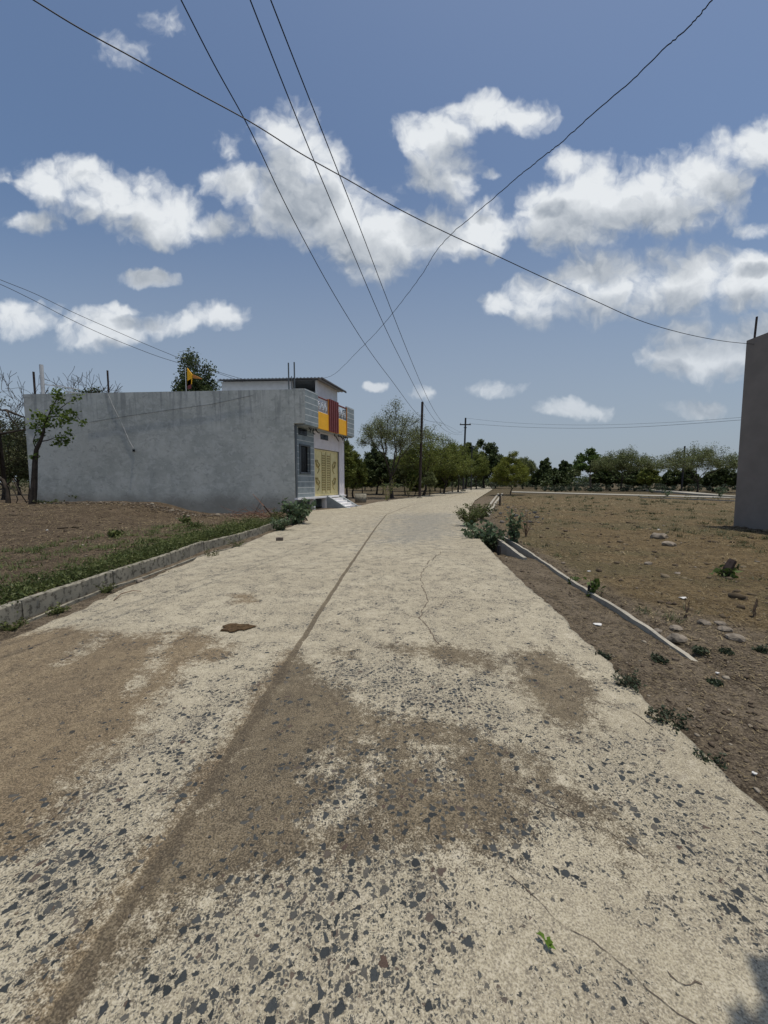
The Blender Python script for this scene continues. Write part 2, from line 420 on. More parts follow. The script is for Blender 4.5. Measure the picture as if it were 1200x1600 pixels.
KERB = [G(px, py, -0.03) for (px, py) in ((0,981),(79,947),(112,937),(162,918),(267,881),(317,860),(387,841),(433,825),(452,817))]
KERB = [KERB[0] + (KERB[0]-KERB[1])*1.6] + KERB
DRAIN = [G(px, py, .02) for (px, py) in ((1094,1027),(1071,1016),(1033,991),(992,966),(950,939),(912.5,917.5),(887.5,902),(854,879),(825,860),(783,835))]
DR_FAR = [G(px, py, .05) for (px, py) in ((763,805),(772,789),(785,771))]
DRL = [Vector((2.5,-8,0)), Vector((2.6,1,0))] + DRAIN + DR_FAR

def ground_h(x, y):
    x = np.asarray(x, float); y = np.asarray(y, float)
    z = -0.045 + 0.018*fbm(x*2.3, y*2.3, 4) + .010*fbm(x*9, y*9, 3) + 0.03*fbm(x*.6+3, y*.6, 2)
    # left lot, held by the kerb
    kx = np.interp(y, [p.y for p in KERB], [p.x for p in KERB])
    inl = sstep(0.02, 0.22, kx - x) * sstep(13.6, 12.2, y + 0*x) + sstep(13.6, 12.2, -(-y)) * 0
    lot_mask = np.where(y < 12.6, sstep(0.02, 0.2, kx - x), sstep(0.1, 1.4, (-3.6 - .12*(y-12.6)) - x))
    zw = np.interp(x, [-30,-18,-14,-11.8,-10.4,-9,-6,-4.4], [.36,.42,.47,.42,.05,-.16,-.10,-.04])
    zl = 0.10 + (zw - .10)*sstep(9.5, 18.5, y) + 0.05*fbm(x*1.1, y*1.1, 4) + .03*fbm(x*6, y*6, 3)
    zl = np.where(y > 22, zl*sstep(34, 22, y), zl)
    z = z*(1-lot_mask) + zl*lot_mask
    # right lot behind the drain wall
    dx = xat(DRL, y)
    rm = sstep(0.0, 0.12, x - dx - .05)*sstep(60, 40, y)
    z = z*(1-rm) + (0.0 + 0.035*fbm(x*1.3+9, y*1.3, 4) + .02*fbm(x*7, y*7, 3))*rm
    # open end of the drain
    pit = sstep(7.2, 10.2, y)*sstep(14.0, 11.5, y)*sstep(.62, .45, np.abs(x - (dx - .38)) + .12)
    z = z - .30*pit
    # under the road
    lx = xat(LEFT, y); rx = xat(RIGHT, y)
    under = sstep(0.0, .10, x - lx)*sstep(0.0, .10, rx - x)*(y < 152)
    z = np.where(under > 0, np.minimum(z, -.07 - .05*under), z)
    return z

def axis(stops):
    a = []
    for (p, q, st) in stops: a += list(np.arange(p, q, st))
    return np.array(a + [stops[-1][1]])
XS = axis([(-1500,-300,200),(-300,-60,24),(-60,-26,2),(-26,-13,.35),(-13,-3,.07),(-3,1.4,.2),(1.4,6,.055),(6,16,.14),(16,40,1),(40,90,4),(90,300,24),(300,1500,200)])
YS = axis([(-60,-8,8),(-8,0.6,.5),(.6,4,.055),(4,9,.07),(9,22,.12),(22,40,.6),(40,90,2),(90,300,16),(300,2500,200)])
GX, GY = np.meshgrid(XS, YS); GZ = ground_h(GX, GY)
nx, ny = len(XS), len(YS)
idx = np.arange(nx*ny).reshape(ny, nx)
GF = np.stack([idx[:-1,:-1], idx[:-1,1:], idx[1:,1:], idx[1:,:-1]], -1).reshape(-1, 4)

def soil():
    m, t, b = new_mat('bare_soil'); p = gpos(t)
    at = lambda n: (lambda q: (setattr(q, 'attribute_name', n), q.outputs['Fac'])[1])(t.nodes.new('ShaderNodeAttribute'))
    zl, zr, zf = at('left_lot'), at('right_lot'), at('far')
    n0 = noise(t, p, .35, 5, .6); n1 = noise(t, p, 2.2, 7, .65); n2 = noise(t, p, 17, 6, .7); n3 = noise(t, p, 75, 4, .65)
    verge = mixc(t, maprange(t, n1.outputs['Fac'], .35, .65), (0.115,0.092,0.068), (0.200,0.163,0.122))
    left = mixc(t, maprange(t, n1.outputs['Fac'], .35, .68), (0.052,0.036,0.025), (0.120,0.088,0.061))
    right = mixc(t, maprange(t, n1.outputs['Fac'], .35, .68), (0.108,0.076,0.036), (0.200,0.147,0.075))
    right = mixc(t, maprange(t, n0.outputs['Fac'], .48, .58, 0, .75), right, (0.105,0.092,0.045))
    far = mixc(t, maprange(t, n0.outputs['Fac'], .4, .6), (0.050,0.041,0.022), (0.095,0.078,0.043))
    c = mixc(t, zl, verge, left); c = mixc(t, zr, c, right); c = mixc(t, zf, c, far)
    nm = noise(t, p, 6.5, 6, .72)
    c = mixc(t, maprange(t, nm.outputs['Fac'], .50, .66, 0, .7), c, (0.040,0.030,0.021))
    c = mixc(t, maprange(t, nm.outputs['Fac'], .44, .30, 0, .5), c, (0.21,0.165,0.11))
    c = mixc(t, maprange(t, n2.outputs['Fac'], .50, .61, 0, .7), c, (0.042,0.032,0.022))
    c = mixc(t, maprange(t, n2.outputs['Fac'], .46, .37, 0, .5), c, (0.24,0.19,0.12))
    c = mixc(t, maprange(t, n3.outputs['Fac'], .51, .60, 0, .6), c, (0.042,0.033,0.024))
    c = mixc(t, maprange(t, n3.outputs['Fac'], .47, .39, 0, .5), c, (0.30,0.245,0.165))
    t.links.new(c, b.inputs['Base Color'])
    h = fmath(t, 'MULTIPLY_ADD', n3.outputs['Fac'], .35, n2.outputs['Fac'])
    bump(t, b, h, 1.0, .05); b.inputs['Roughness'].default_value = 1; b.inputs['Specular IOR Level'].default_value = .1
    return m
ground = np_mesh('ground', np.stack([GX, GY, GZ], -1).reshape(-1,3), GF, soil(), None, True)
tag(ground, 'bare brown soil of the plots beside the concrete road', 'ground', kind='structure')
kx = np.interp(GY, [p.y for p in KERB], [p.x for p in KERB])
attr(ground, 'left_lot', (sstep(.1, .7, np.where(GY < 12.6, kx, -3.6-.12*(GY-12.6)) - GX + .3*fbm(GX*2, GY*2))).ravel())
attr(ground, 'right_lot', (sstep(.05, .5, GX - xat(DRL, GY) + .25*fbm(GX*2, GY*2) - .9*sstep(5.5, 3.0, GY)*1.2)).ravel())
attr(ground, 'far', sstep(30, 55, GY).ravel())

# ------------------------------------------------------------------ road
RY = np.concatenate([np.arange(-7, .7, .25), np.arange(.7, 5.2, .03), 5.2*np.exp(np.arange(0, 3.37, .0135))])
NC = 170
T = np.linspace(0, 1, NC)
lx = xat(LEFT, RY); rx = xat(RIGHT, RY)
lx = lx + .06*fbm(RY*1.7, RY*0+3, 3) + .05*fbm(RY*9, RY*0+8, 2); rx = rx + .025*fbm(RY*1.3, RY*0+23, 3) + .03*fbm(RY*9, RY*0+31, 2)
# a bite out of the right-hand edge and a broken corner, as in the photo
RX = lx[:,None] + (rx-lx)[:,None]*T[None,:]; RYY = np.repeat(RY[:,None], NC, 1)
jx = xat(JOINT, RY)[:,None] + .012*fbm(RYY*6, RYY*0+2, 3)
jd = RX - jx
RZ = 0.012*fbm(RX*.8, RYY*.8, 3) + .003*fbm(RX*6, RYY*6, 2)
RZ = RZ - .014*sstep(-.01, .05, jd)*sstep(9, 6, RYY)
n_r = len(RY)
ri = np.arange(n_r*NC).reshape(n_r, NC)
RF = np.stack([ri[:-1,:-1], ri[:-1,1:], ri[1:,1:], ri[1:,:-1]], -1).reshape(-1,4)
RV = np.stack([RX, RYY, RZ], -1).reshape(-1,3)
# skirts down the two slab edges
def skirt(cidx, flip):
    global RV, RF
    b = len(RV); low = RV[ri[:,cidx]].copy(); low[:,2] -= .16; low[:,0] += (.03 if flip else -.03)*-1
    RV = np.concatenate([RV, low]); a = ri[:,cidx]; l = b + np.arange(n_r)
    q = np.stack([a[:-1], a[1:], l[1:], l[:-1]], -1)
    RF = np.concatenate([RF, q if flip else q[:, ::-1]])
skirt(0, False); skirt(NC-1, True)

def gp(*pts): return [G(*q) for q in pts]
DIRT = [
 gp((-60,1010),(60,985),(120,978),(200,990),(300,985),(345,1003),(300,1030),(262,1075),(232,1110),(215,1150),(165,1195),(130,1225),(70,1290),(30,1330),(-60,1400),(-300,1400),(-300,1010)),
 gp((455,1022),(476,1036),(500,1066),(540,1092),(575,1112),(600,1132),(650,1122),(700,1135),(760,1160),(800,1200),(812,1240),(790,1275),(755,1300),(700,1320),(640,1300),(600,1295),(520,1318),(440,1330),(360,1345),(300,1380),(250,1420),(190,1470),(130,1530),(75,1600),(50,1700),(-20,1800),(62,1598),(180,1420),(310,1240),(380,1132)),
 gp((605,1008),(680,1003),(740,1010),(785,1030),(780,1048),(730,1040),(680,1027),(630,1022)),
 gp((800,1015),(850,1010),(905,1040),(935,1085),(930,1130),(890,1140),(850,1120),(815,1085),(800,1050)),
 gp((805,1150),(850,1185),(920,1240),(980,1290),(1000,1330),(970,1340),(930,1290),(880,1250),(820,1215)),
 gp((520,1015),(545,1013),(552,1022),(525,1026)), gp((365,930),(395,928),(400,942),(370,943)),
 gp((300,1012),(330,1003),(368,1008),(350,1028),(310,1035)),
]
CLEAN = [gp((95,1037),(110,1020),(165,982),(185,980),(135,1018)), gp((205,1085),(222,1050),(262,985),(285,950),(268,1000),(232,1060)),
         gp((50,1300),(90,1245),(150,1175),(155,1185),(110,1240),(62,1302)),
         gp((470,1190),(520,1170),(540,1200),(500,1230)), gp((480,1250),(560,1215),(600,1260),(560,1290),(500,1290)), gp((640,1160),(700,1165),(720,1210),(670,1220)),
         gp((560,1150),(620,1170),(610,1190),(560,1180))]
WORN = [gp((605,806),(660,800),(725,804),(735,830),(700,846),(640,850),(588,850),(582,835))]
STON = [gp((-200,1330),(90,1250),(230,1160),(330,1090),(455,1020),(310,1240),(180,1420),(62,1598),(-200,1800)),
        gp((100,1560),(300,1390),(430,1330),(600,1300),(720,1330),(790,1310),(760,1370),(700,1420),(690,1500),(760,1620),(700,1800),(-100,1800)),
        gp((470,1040),(600,1020),(700,1045),(790,1060),(800,1120),(880,1200),(830,1200),(720,1130),(600,1120),(520,1080)),
        gp((450,1180),(620,1150),(720,1200),(820,1230),(900,1300),(820,1350),(600,1330),(430,1330)),
        gp((900,1150),(1020,1180),(1200,1320),(1300,1440),(1150,1430),(960,1300))]
SMOOTH = [gp((690,1400),(800,1330),(960,1380),(1200,1480),(1300,1800),(760,1800),(720,1530))]
def mask(polys, m=None):
    v = np.full(RX.shape, -5.0)
    for p in polys: v = np.maximum(v, poly_sdf(RX, RYY, p))
    return v
dirt = np.clip(np.maximum(mask(DIRT), mask(DIRT[1:2]) + .07), -1, 1); clean = np.clip(mask(CLEAN), -1, 1)
dirt = np.where(clean > -.10, np.minimum(dirt, -clean*.9 + .03), dirt)
ston = np.clip(mask(STON), -1, 1); smo = np.clip(mask(SMOOTH), -1, 1)
stone_density = .16 + .62*sstep(-.25, .3, ston) - .34*sstep(-.2, .3, smo)
MID = [gp((430,1120),(600,1090),(760,1140),(830,1220),(880,1310),(780,1360),(720,1420),(690,1520),(640,1640),(420,1640),(480,1500),(450,1400),(330,1370),(360,1250))]
stone_density = stone_density + .10*sstep(9, 5, RYY) + .22*sstep(-.08, .15, np.clip(mask(MID), -1, 1)) - .10*sstep(.7, 1.3, RX)*sstep(4, 2, RYY)
worn = np.clip(mask(WORN)*.22, -1, 1)

def road_mat():
    m, t, b = new_mat('exposed_aggregate_concrete'); p = gpos(t)
    at = lambda n: (lambda q: (setattr(q, 'attribute_name', n), q.outputs['Fac'])[1])(t.nodes.new('ShaderNodeAttribute'))
    A_d, A_s, A_j, A_w = at('dirt'), at('stones'), at('joint'), at('worn')
    n0 = noise(t, p, .8, 5, .6); n1 = noise(t, p, 4.5, 7, .68); n2 = noise(t, p, 26, 6, .7); n3 = noise(t, p, 140, 4, .65)
    base = mixc(t, maprange(t, n0.outputs['Fac'], .35, .65), (0.325,0.285,0.203), (0.405,0.360,0.262))
    base = mixc(t, maprange(t, n1.outputs['Fac'], .45, .7, 0, .7), base, (0.27,0.235,0.175))
    base = mixc(t, maprange(t, n1.outputs['Fac'], .42, .28, 0, .6), base, (0.54,0.49,0.39))
    base = mixc(t, maprange(t, n2.outputs['Fac'], .50, .62, 0, .55), base, (0.235,0.205,0.155))
    base = mixc(t, maprange(t, n2.outputs['Fac'], .47, .36, 0, .45), base, (0.52,0.47,0.365))
    base = mixc(t, maprange(t, n3.outputs['Fac'], .51, .60, 0, .65), base, (0.145,0.130,0.105))
    base = mixc(t, maprange(t, n3.outputs['Fac'], .47, .40, 0, .5), base, (0.56,0.51,0.41))
    # aggregate: two sizes of crushed stone, only where the surface has worn off
    warp = vmath(t, 'MULTIPLY_ADD', noise(t, p, 55, 3, .6).outputs['Color'], (0.022,0.022,0.0)); t.links.new(p, warp.inputs[2])
    flat = vmath(t, 'MULTIPLY', warp.outputs[0], (1, 1, 0)).outputs[0]
    def stones(scale, thr, dens_k, dens_b):
        v1 = t.nodes.new('ShaderNodeTexVoronoi'); v1.voronoi_dimensions = '2D'; v1.feature = 'DISTANCE_TO_EDGE'; v1.inputs['Scale'].default_value = scale
        v2 = t.nodes.new('ShaderNodeTexVoronoi'); v2.voronoi_dimensions = '2D'; v2.inputs['Scale'].default_value = scale
        t.links.new(flat, v1.inputs['Vector']); t.links.new(flat, v2.inputs['Vector'])
        sc = t.nodes.new('ShaderNodeSeparateColor'); t.links.new(v2.outputs['Color'], sc.inputs[0])
        th = fmath(t, 'MULTIPLY_ADD', sc.outputs[1], thr*1.5, thr*.45)
        e = fmath(t, 'SUBTRACT', v1.outputs['Distance'], th)
        shape = maprange(t, e, -.03, .05)
        dens = fmath(t, 'MULTIPLY_ADD', A_s, dens_k, dens_b)
        dens = fmath(t, 'MULTIPLY_ADD', fmath(t, 'SUBTRACT', n1.outputs['Fac'], .5), 2.2, dens)
        on = fmath(t, 'LESS_THAN', sc.outputs[0], dens)
        return fmath(t, 'MULTIPLY', shape, on), sc.outputs[2]
    sA, rA = stones(31, .19, .62, -.10); sB, rB = stones(66, .20, .52, .06); sC, rC = stones(140, .18, .50, .08)
    def scol(r):
        cr = t.nodes.new('ShaderNodeValToRGB'); t.links.new(r, cr.inputs[0]); e = cr.color_ramp.elements
        e[0].color = (0.024,0.028,0.030,1); e[1].position = 1; e[1].color = (0.085,0.058,0.046,1)
        q = e.new(.6); q.color = (0.050,0.056,0.059,1); q = e.new(.90); q.color = (0.105,0.098,0.085,1)
        return cr.outputs[0]
    c = mixc(t, fmath(t, 'MULTIPLY', sC, .75), base, scol(rC)); c = mixc(t, fmath(t, 'MULTIPLY', sB, .9), c, scol(rB)); c = mixc(t, sA, c, scol(rA))
    # dark worn length near the house
    w = fmath(t, 'MULTIPLY_ADD', fmath(t, 'SUBTRACT', n1.outputs['Fac'], .5), 1.1, A_w)
    w = fmath(t, 'MULTIPLY_ADD', fmath(t, 'SUBTRACT', n0.outputs['Fac'], .5), 1.0, w)
    wn_ = fmath(t, 'MULTIPLY', maprange(t, w, -.20, .34, 0, .85), maprange(t, n2.outputs['Fac'], .38, .58, .15, 1))
    c = mixc(t, wn_, c, (0.155,0.155,0.145))
    # trodden dirt
    d = fmath(t, 'MULTIPLY_ADD', fmath(t, 'SUBTRACT', n1.outputs['Fac'], .5), .60, A_d)
    d = fmath(t, 'MULTIPLY_ADD', fmath(t, 'SUBTRACT', n2.outputs['Fac'], .5), .45, d)
    d = fmath(t, 'MULTIPLY_ADD', fmath(t, 'SUBTRACT', n3.outputs['Fac'], .5), .35, d)
    dm = maprange(t, d, -.10, .10)
    nT = noise(t, vmath(t, 'MULTIPLY', p, (5.5, .9, 1)).outputs[0], 1.6, 5, .6)
    dcol = mixc(t, maprange(t, n0.outputs['Fac'], .40, .60), (0.130,0.103,0.069), (0.188,0.150,0.098))
    dcol = mixc(t, maprange(t, nT.outputs['Fac'], .47, .62, 0, .45), dcol, (0.235,0.198,0.135))       # wheel-swept streaks
    dcol = mixc(t, maprange(t, n1.outputs['Fac'], .50, .62, 0, .45), dcol, (0.095,0.078,0.057))
    dcol = mixc(t, maprange(t, n2.outputs['Fac'], .50, .60, 0, .6), dcol, (0.088,0.073,0.054))
    dcol = mixc(t, maprange(t, n2.outputs['Fac'], .47, .38, 0, .5), dcol, (0.255,0.215,0.155))
    dcol = mixc(t, maprange(t, n3.outputs['Fac'], .50, .58, 0, .75), dcol, (0.050,0.043,0.034))
    dcol = mixc(t, maprange(t, n3.outputs['Fac'], .47, .40, 0, .6), dcol, (0.31,0.265,0.20))
    rgt = maprange(t, A_j, -.015, .015)
    dcol = mixc(t, rgt, mixc(t, 1.0, dcol, (1.05,.96,.84), 'MULTIPLY'), mixc(t, 1.0, dcol, (.80,.77,.72), 'MULTIPLY'))
    poke = fmath(t, 'MULTIPLY', sA, maprange(t, d, .80, .25, .15, .97))
    dm = fmath(t, 'MULTIPLY', dm, fmath(t, 'SUBTRACT', 1.0, poke))
    c = mixc(t, fmath(t, 'MULTIPLY', dm, .9), c, dcol)
    # joint between the two slabs, filled with grit
    sp = t.nodes.new('ShaderNodeSeparateXYZ'); t.links.new(p, sp.inputs[0])
    jw = fmath(t, 'MULTIPLY_ADD', n1.outputs['Fac'], .16, -.015)
    jw = fmath(t, 'MINIMUM', fmath(t, 'MULTIPLY_ADD', fmath(t, 'SUBTRACT', n2.outputs['Fac'], .5), .09, jw), maprange(t, sp.outputs['Y'], 1.9, 3.6, .13, .045))
    jin = fmath(t, 'MULTIPLY', maprange(t, A_j, -.012, .002), fmath(t, 'GREATER_THAN', jw, A_j))
    c = mixc(t, fmath(t, 'MULTIPLY', jin, .88), c, mixc(t, .35, dcol, (0.07,0.058,0.044)))
    t.links.new(c, b.inputs['Base Color'])
    h = fmath(t, 'MULTIPLY_ADD', n3.outputs['Fac'], .5, fmath(t, 'MULTIPLY', n2.outputs['Fac'], .8))
    h = fmath(t, 'MULTIPLY_ADD', sA, .45, h); h = fmath(t, 'MULTIPLY_ADD', sB, .25, h)
    bump(t, b, h, .75, .012)
    b.inputs['Roughness'].default_value = .92; b.inputs['Specular IOR Level'].default_value = .25
    return m
M_ROAD = road_mat()
road = np_mesh('road', RV, RF, M_ROAD, None, True)
tag(road, 'worn pale concrete road of two slabs with exposed aggregate', 'road', kind='structure')
pad = lambda a, v: np.concatenate([a.ravel(), np.full(2*n_r, v)])
attr(road, 'dirt', pad(dirt, -1)); attr(road, 'stones', pad(stone_density, .2)); attr(road, 'joint', pad(np.clip(jd, -2, 2), 2)); attr(road, 'worn', pad(worn, -1))

def road_z(x, y):
    return 0.012*fbm(np.asarray(x)*.8, np.asarray(y)*.8, 3) + .003*fbm(np.asarray(x)*6, np.asarray(y)*6, 2)
# hairline cracks as thin dirt-filled ribbons lying in the slab
def crack(mb, pts, w):
    P_ = []
    pts = [G(*q) for q in pts]
    for a, b in zip(pts[:-1], pts[1:]):
        n = max(2, int((b-a).length/.02))
        for k in range(n): P_.append(a + (b-a)*k/n)
    P_.append(pts[-1]); b0 = len(mb.v)
    for i, p in enumerate(P_):
        d = (P_[min(i+1, len(P_)-1)] - P_[max(i-1, 0)]).normalized(); nrm = Vector((-d.y, d.x, 0))
        q = p + nrm*(rnd.uniform(-.003, .003) + .06*float(fbm(np.array([i*.12]), np.array([w*900]), 3)[0])); ww = w*rnd.uniform(.1, .75)
        z = float(road_z(q.x, q.y)) - (.014 if q.x > float(xat(JOINT, q.y)) + .05 and q.y < 7 else 0) + .003
        mb.v += [(q.x-nrm.x*ww, q.y-nrm.y*ww, z), (q.x+nrm.x*ww, q.y+nrm.y*ww, z)]
    for i in range(len(P_)-1): mb.f.append((b0+2*i, b0+2*i+2, b0+2*i+3, b0+2*i+1))
M_CRACK = simple('dirt_in_cracks', (0.115,0.092,0.070), 1, .3, 30)
cm = MB()
crack(cm, ((690,862),(668,880),(655,905),(668,930),(664,950),(655,962),(676,985),(682,1004)), .012)
crack(cm, ((655,962),(640,960),(628,955)), .008); crack(cm, ((664,950),(690,945),(700,930)), .007)
crack(cm, ((598,890),(560,888),(500,889),(420,886),(345,889)), .008)
crack(cm, ((612,815),(650,812),(690,818)), .01); crack(cm, ((600,850),(640,862),(700,858)), .01)
crack(cm, ((780,1212),(820,1235),(870,1262),(920,1282),(960,1300),(1010,1330)), .004)
crack(cm, ((800,1360),(850,1400),(900,1452),(945,1495),(1000,1545),(1060,1580),(1110,1600)), .0028)
crack(cm, ((1050,1505),(1065,1522),(1080,1532),(1100,1538)), .004)
crack(cm, ((1040,1145),(985,1110),(940,1090)), .006)
co = cm.build('crack', M_CRACK, road); co['kind'] = 'structure'

# side roads across the plots on the right
def strip_road(name, up, lo, label, zt=.06):
    mb = MB(); n = len(up)
    a = [G(*q, zt) for q in up]; b = [G(*q, zt) for q in lo]
    pts = a + b[::-1]
    mb.prism([Vector((p.x, p.y, zt-.6)) for p in pts], (0, 0, .6))
    return tag(mb.build(name, concrete_mat(name + '_concrete', (0.36,0.335,0.28), (0.22,0.20,0.165), .4, .2)), label, 'road', kind='structure')
strip_road('side_road', ((800,767.6),(880,769.6),(990,772.4),(1160,776.4),(1300,779.4)), ((800,768.8),(880,770.9),(990,773.9),(1160,778.3),(1300,781.6)), 'straight concrete side road crossing beyond the right plot', .06)
strip_road('branch_road', ((984,762.4),(1035,765.2),(1085,769.0),(1150,774.5)), ((984,764.0),(1035,767.2),(1085,771.2),(1150,775.3)), 'short concrete branch road slanting behind the side road', .2)

# ------------------------------------------------------------------ kerb stones, drain walls
def poly_at(pl, s):
    for a, b in zip(pl[:-1], pl[1:]):
        L = (b-a).length
        if s <= L: return a + (b-a)*(s/L)
        s -= L
    return pl[-1].copy()
KL = sum((b-a).length for a, b in zip(KERB[:-1], KERB[1:]))
KN = 8; step = KL/KN
kl = ['kerb stone at the left edge of the photo, half hidden by weeds', 'kerb stone second from the left edge, weeds along its top',
 'kerb stone just left of the round stone in the gutter', 'kerb stone beside the round stone in the gutter', 'long pale kerb stone past the round gutter stone, clear face',
 'kerb stone with weeds growing at its foot, mid row', 'kerb stone two before the broad leaved bush', 'last kerb stone, running into the broad leaved bush']
for i in range(KN):
    a = poly_at(KERB, i*step + .012); b = poly_at(KERB, (i+1)*step - .012); m_ = poly_at(KERB, (i+.5)*step)
    d = (b-a).normalized(); nrm = Vector((-d.y, d.x, 0)); mb = MB(); secs = 14
    prof = [(-.01,-.22),(0,-.05),(.004,.145),(.012,.16),(.075,.16),(.088,.15),(.09,-.22)]
    dz = rnd.uniform(-.012, .012); b0 = 0
    for k in range(secs+1):
        c = a + (b-a)*(k/secs)
        for (o_, z_) in prof:
            q = c + nrm*(o_ + .006*rnd.uniform(-1,1)); mb.v.append((q.x, q.y, z_ + dz + (.006*rnd.uniform(-1,1) if z_ > 0 else 0)))
    npf = len(prof)
    for k in range(secs):
        for j in range(npf-1): mb.f.append((k*npf+j, k*npf+j+1, (k+1)*npf+j+1, (k+1)*npf+j))
    mb.f.append(tuple(range(npf))[::-1]); mb.f.append(tuple(secs*npf + j for j in range(npf)))
    tag(mb.build('kerb_stone', M_KERB), kl[i], 'kerb', 'kerb stones along the left gutter')

def wall_strip(name, pts, w, z0, z1, label, mat=M_DRAIN, group=None):
    mb = MB(); P_ = []
    for a, b in zip(pts[:-1], pts[1:]):
        n = max(2, int((b-a).length/.18)); P_ += [a + (b-a)*k/n for k in range(n)]
    P_.append(pts[-1]); n = len(P_)
    for i, p in enumerate(P_):
        d = (P_[min(i+1,n-1)] - P_[max(i-1,0)]).normalized(); nr = Vector((-d.y, d.x, 0))
        e1, e2 = rnd.uniform(-.008,.008), rnd.uniform(-.008,.008); zt = z1 + rnd.uniform(-.006,.006) - (max(0, .09*float(vnoise(np.array([i*.21]), np.array([7.3]))[0])) if name == 'gutter_lip' else (.05*max(0, 1 - i/5) if pts is DRAIN else 0))
        for (o_, z_) in ((w/2+e1, z0), (w/2+e1, zt), (-w/2+e2, zt), (-w/2+e2, z0)):
            q = p + nr*o_; mb.v.append((q.x, q.y, z_))
    for i in range(n-1):
        for j in range(3): mb.f.append((i*4+j, i*4+j+1, (i+1)*4+j+1, (i+1)*4+j))
    mb.f.append((3,2,1,0)); mb.f.append(tuple((n-1)*4 + j for j in range(4)))
    return tag(mb.build(name, mat), label, 'drain wall', group)
GD = 'concrete walls of the roadside drain'
wall_strip('drain_wall', DRAIN, .045, -.5, .012, 'long concrete drain wall running along the right verge', group=GD)
wall_strip('drain_wall', [G(772,838,-.02), G(796,855,-.02), G(820,873,-.02)], .07, -.45, .0, 'short pale drain wall strip beside the broad leaved bush', group=GD)
wall_strip('drain_wall', [G(756,802,0), G(766,788,0), G(779,771,0)], .16, -.4, .03, 'far drain wall nearer the road, beyond the right bush', group=GD)
wall_strip('drain_wall', [G(762,806,0), G(773,788,0), G(785,771,0)], .16, -.4, .05, 'far drain wall nearer the plot, beyond the right bush', group=GD)
wall_strip('drain_wall', [G(1000,776.5,.1), G(1080,779,.1), G(1160,782,.1), G(1300,786,.1)], .12, -.3, .10, 'long low concrete wall in front of the side road by the taupe building', group=GD)
# the gutter's inner lip on the left
GUT = [G(px, py, -.02) for (px, py) in ((40,968),(112,941),(162,922),(215,905),(267,886),(317,868),(370,852),(412,839))]
wall_strip('gutter_lip', GUT, .035, -.2, -.005, 'thin broken concrete lip of the left gutter below the kerb', M_KERB)

# ------------------------------------------------------------------ house on the left
C2 = Vector((-4.56, 19.84, 0)); F = Vector((.337, .942, 0)).normalized(); N = Vector((F.y, -F.x, 0))
B2 = Vector((-3.99, 19.80, 0)); S2 = Vector((-19.07, 20.76, 0)); WA = (S2-B2).normalized(); WI = Vector((-WA.y, WA.x, 0)); WI = WI if WI.y > 0 else -WI
WL = (S2-B2).length
def FR(s, n, z): return C2 + F*s + N*n + Vector((0,0,z))
def fbox(mb, s0, s1, n0, n1, z0, z1):
    mb.quadbox([FR(s0,n1,z0), FR(s1,n1,z0), FR(s1,n0,z0), FR(s0,n0,z0), FR(s0,n1,z1), FR(s1,n1,z1), FR(s1,n0,z1), FR(s0,n0,z1)])
house = empty('house', (-10, 22, 0), 'grey plastered two storey house with yellow balcony and gold gate', 'house')
mb = MB()
poly = [B2 + WA*a + Vector((0,0,z)) for (a, z) in ((.004,4.47),(.004,6.2),(.6,6.2),(.62,6.16),(WL,6.12),(WL,-.6),(.585,-.6),(.585,4.47))]
mb.prism(poly[::-1], WI*.2); mb.build('side_wall', M_PLASTER, house)
mb = MB()
b1 = S2 + WI*.203; b2_ = S2 + F*6.2 - WA*0
mb.prism([b1 + Vector((0,0,-.5)), b1 - WA*.2 + Vector((0,0,-.5)), b2_ - WA*.2 + Vector((0,0,-.5)), b2_ + Vector((0,0,-.5))], (0,0,6.55))
mb.prism([b2_ - WA*.203 + Vector((0,0,-.5)), b2_ - WA*14.3 + Vector((0,0,-.5)), b2_ - WA*14.3 - F*.2 + Vector((0,0,-.5)), b2_ - WA*.203 - F*.2 + Vector((0,0,-.5))], (0,0,6.55))
mb.build('back_wall', M_PLASTER, house)
mb = MB()
sl_ = [FR(.35,-.25,4.6), FR(5.7,-.25,4.6), FR(5.7,-.25,4.6) + WA*13.6, FR(.35,-.25,4.6) + WA*13.9]
mb.prism(sl_, (0,0,.28)); mb.build('roof_slab', M_GREY, house)
mb = MB(); fbox(mb, .03, .15, -.2, .05, -.2, 4.36); mb.build('corner_column', M_DGREY, house)
mb = MB()
fbox(mb, .153,.5,-.2,0,.67,4.36); fbox(mb, 1.41,1.95,-.2,0,.67,4.36); fbox(mb, .503,1.407,-.2,0,.67,1.98); fbox(mb, .503,1.407,-.2,0,3.42,4.36)
mb.build('clad_wall', M_CLAD, house)
w = MB()
for (a, b, c, d) in ((.42,.5,1.92,3.48),(1.41,1.49,1.92,3.48),(.503,1.407,3.40,3.48),(.503,1.407,1.92,2.02)): fbox(w, a, b, .003, .05, c, d)
win = w.build('window', M_DGREY, house)
w = MB(); fbox(w, .52,1.39,-.12,-.09,2.03,3.39); w.build('pane', M_DARK, win)
w = MB(); [w.tube([FR(s_,-.06,2.03), FR(s_,-.06,3.39)], .009, 5) for s_ in np.linspace(.62,1.29,5)]; w.build('bars', M_IRON, win)
mb = MB()
fbox(mb, 1.953,5.06,-.2,-.004,3.40,4.36); fbox(mb, 5.063,5.75,-.2,.03,.67,4.36); fbox(mb, 1.953,2.0,-.2,-.005,.67,3.397)
mb.build('front_wall', M_PINKW, house)
for q_ in ((2.7,3.6,-.003,.02,3.95,4.25), (.35,1.2,.003,.02,3.95,4.3)):
    mb = MB(); fbox(mb, *q_); mb.build('vent', M_DARK, house)
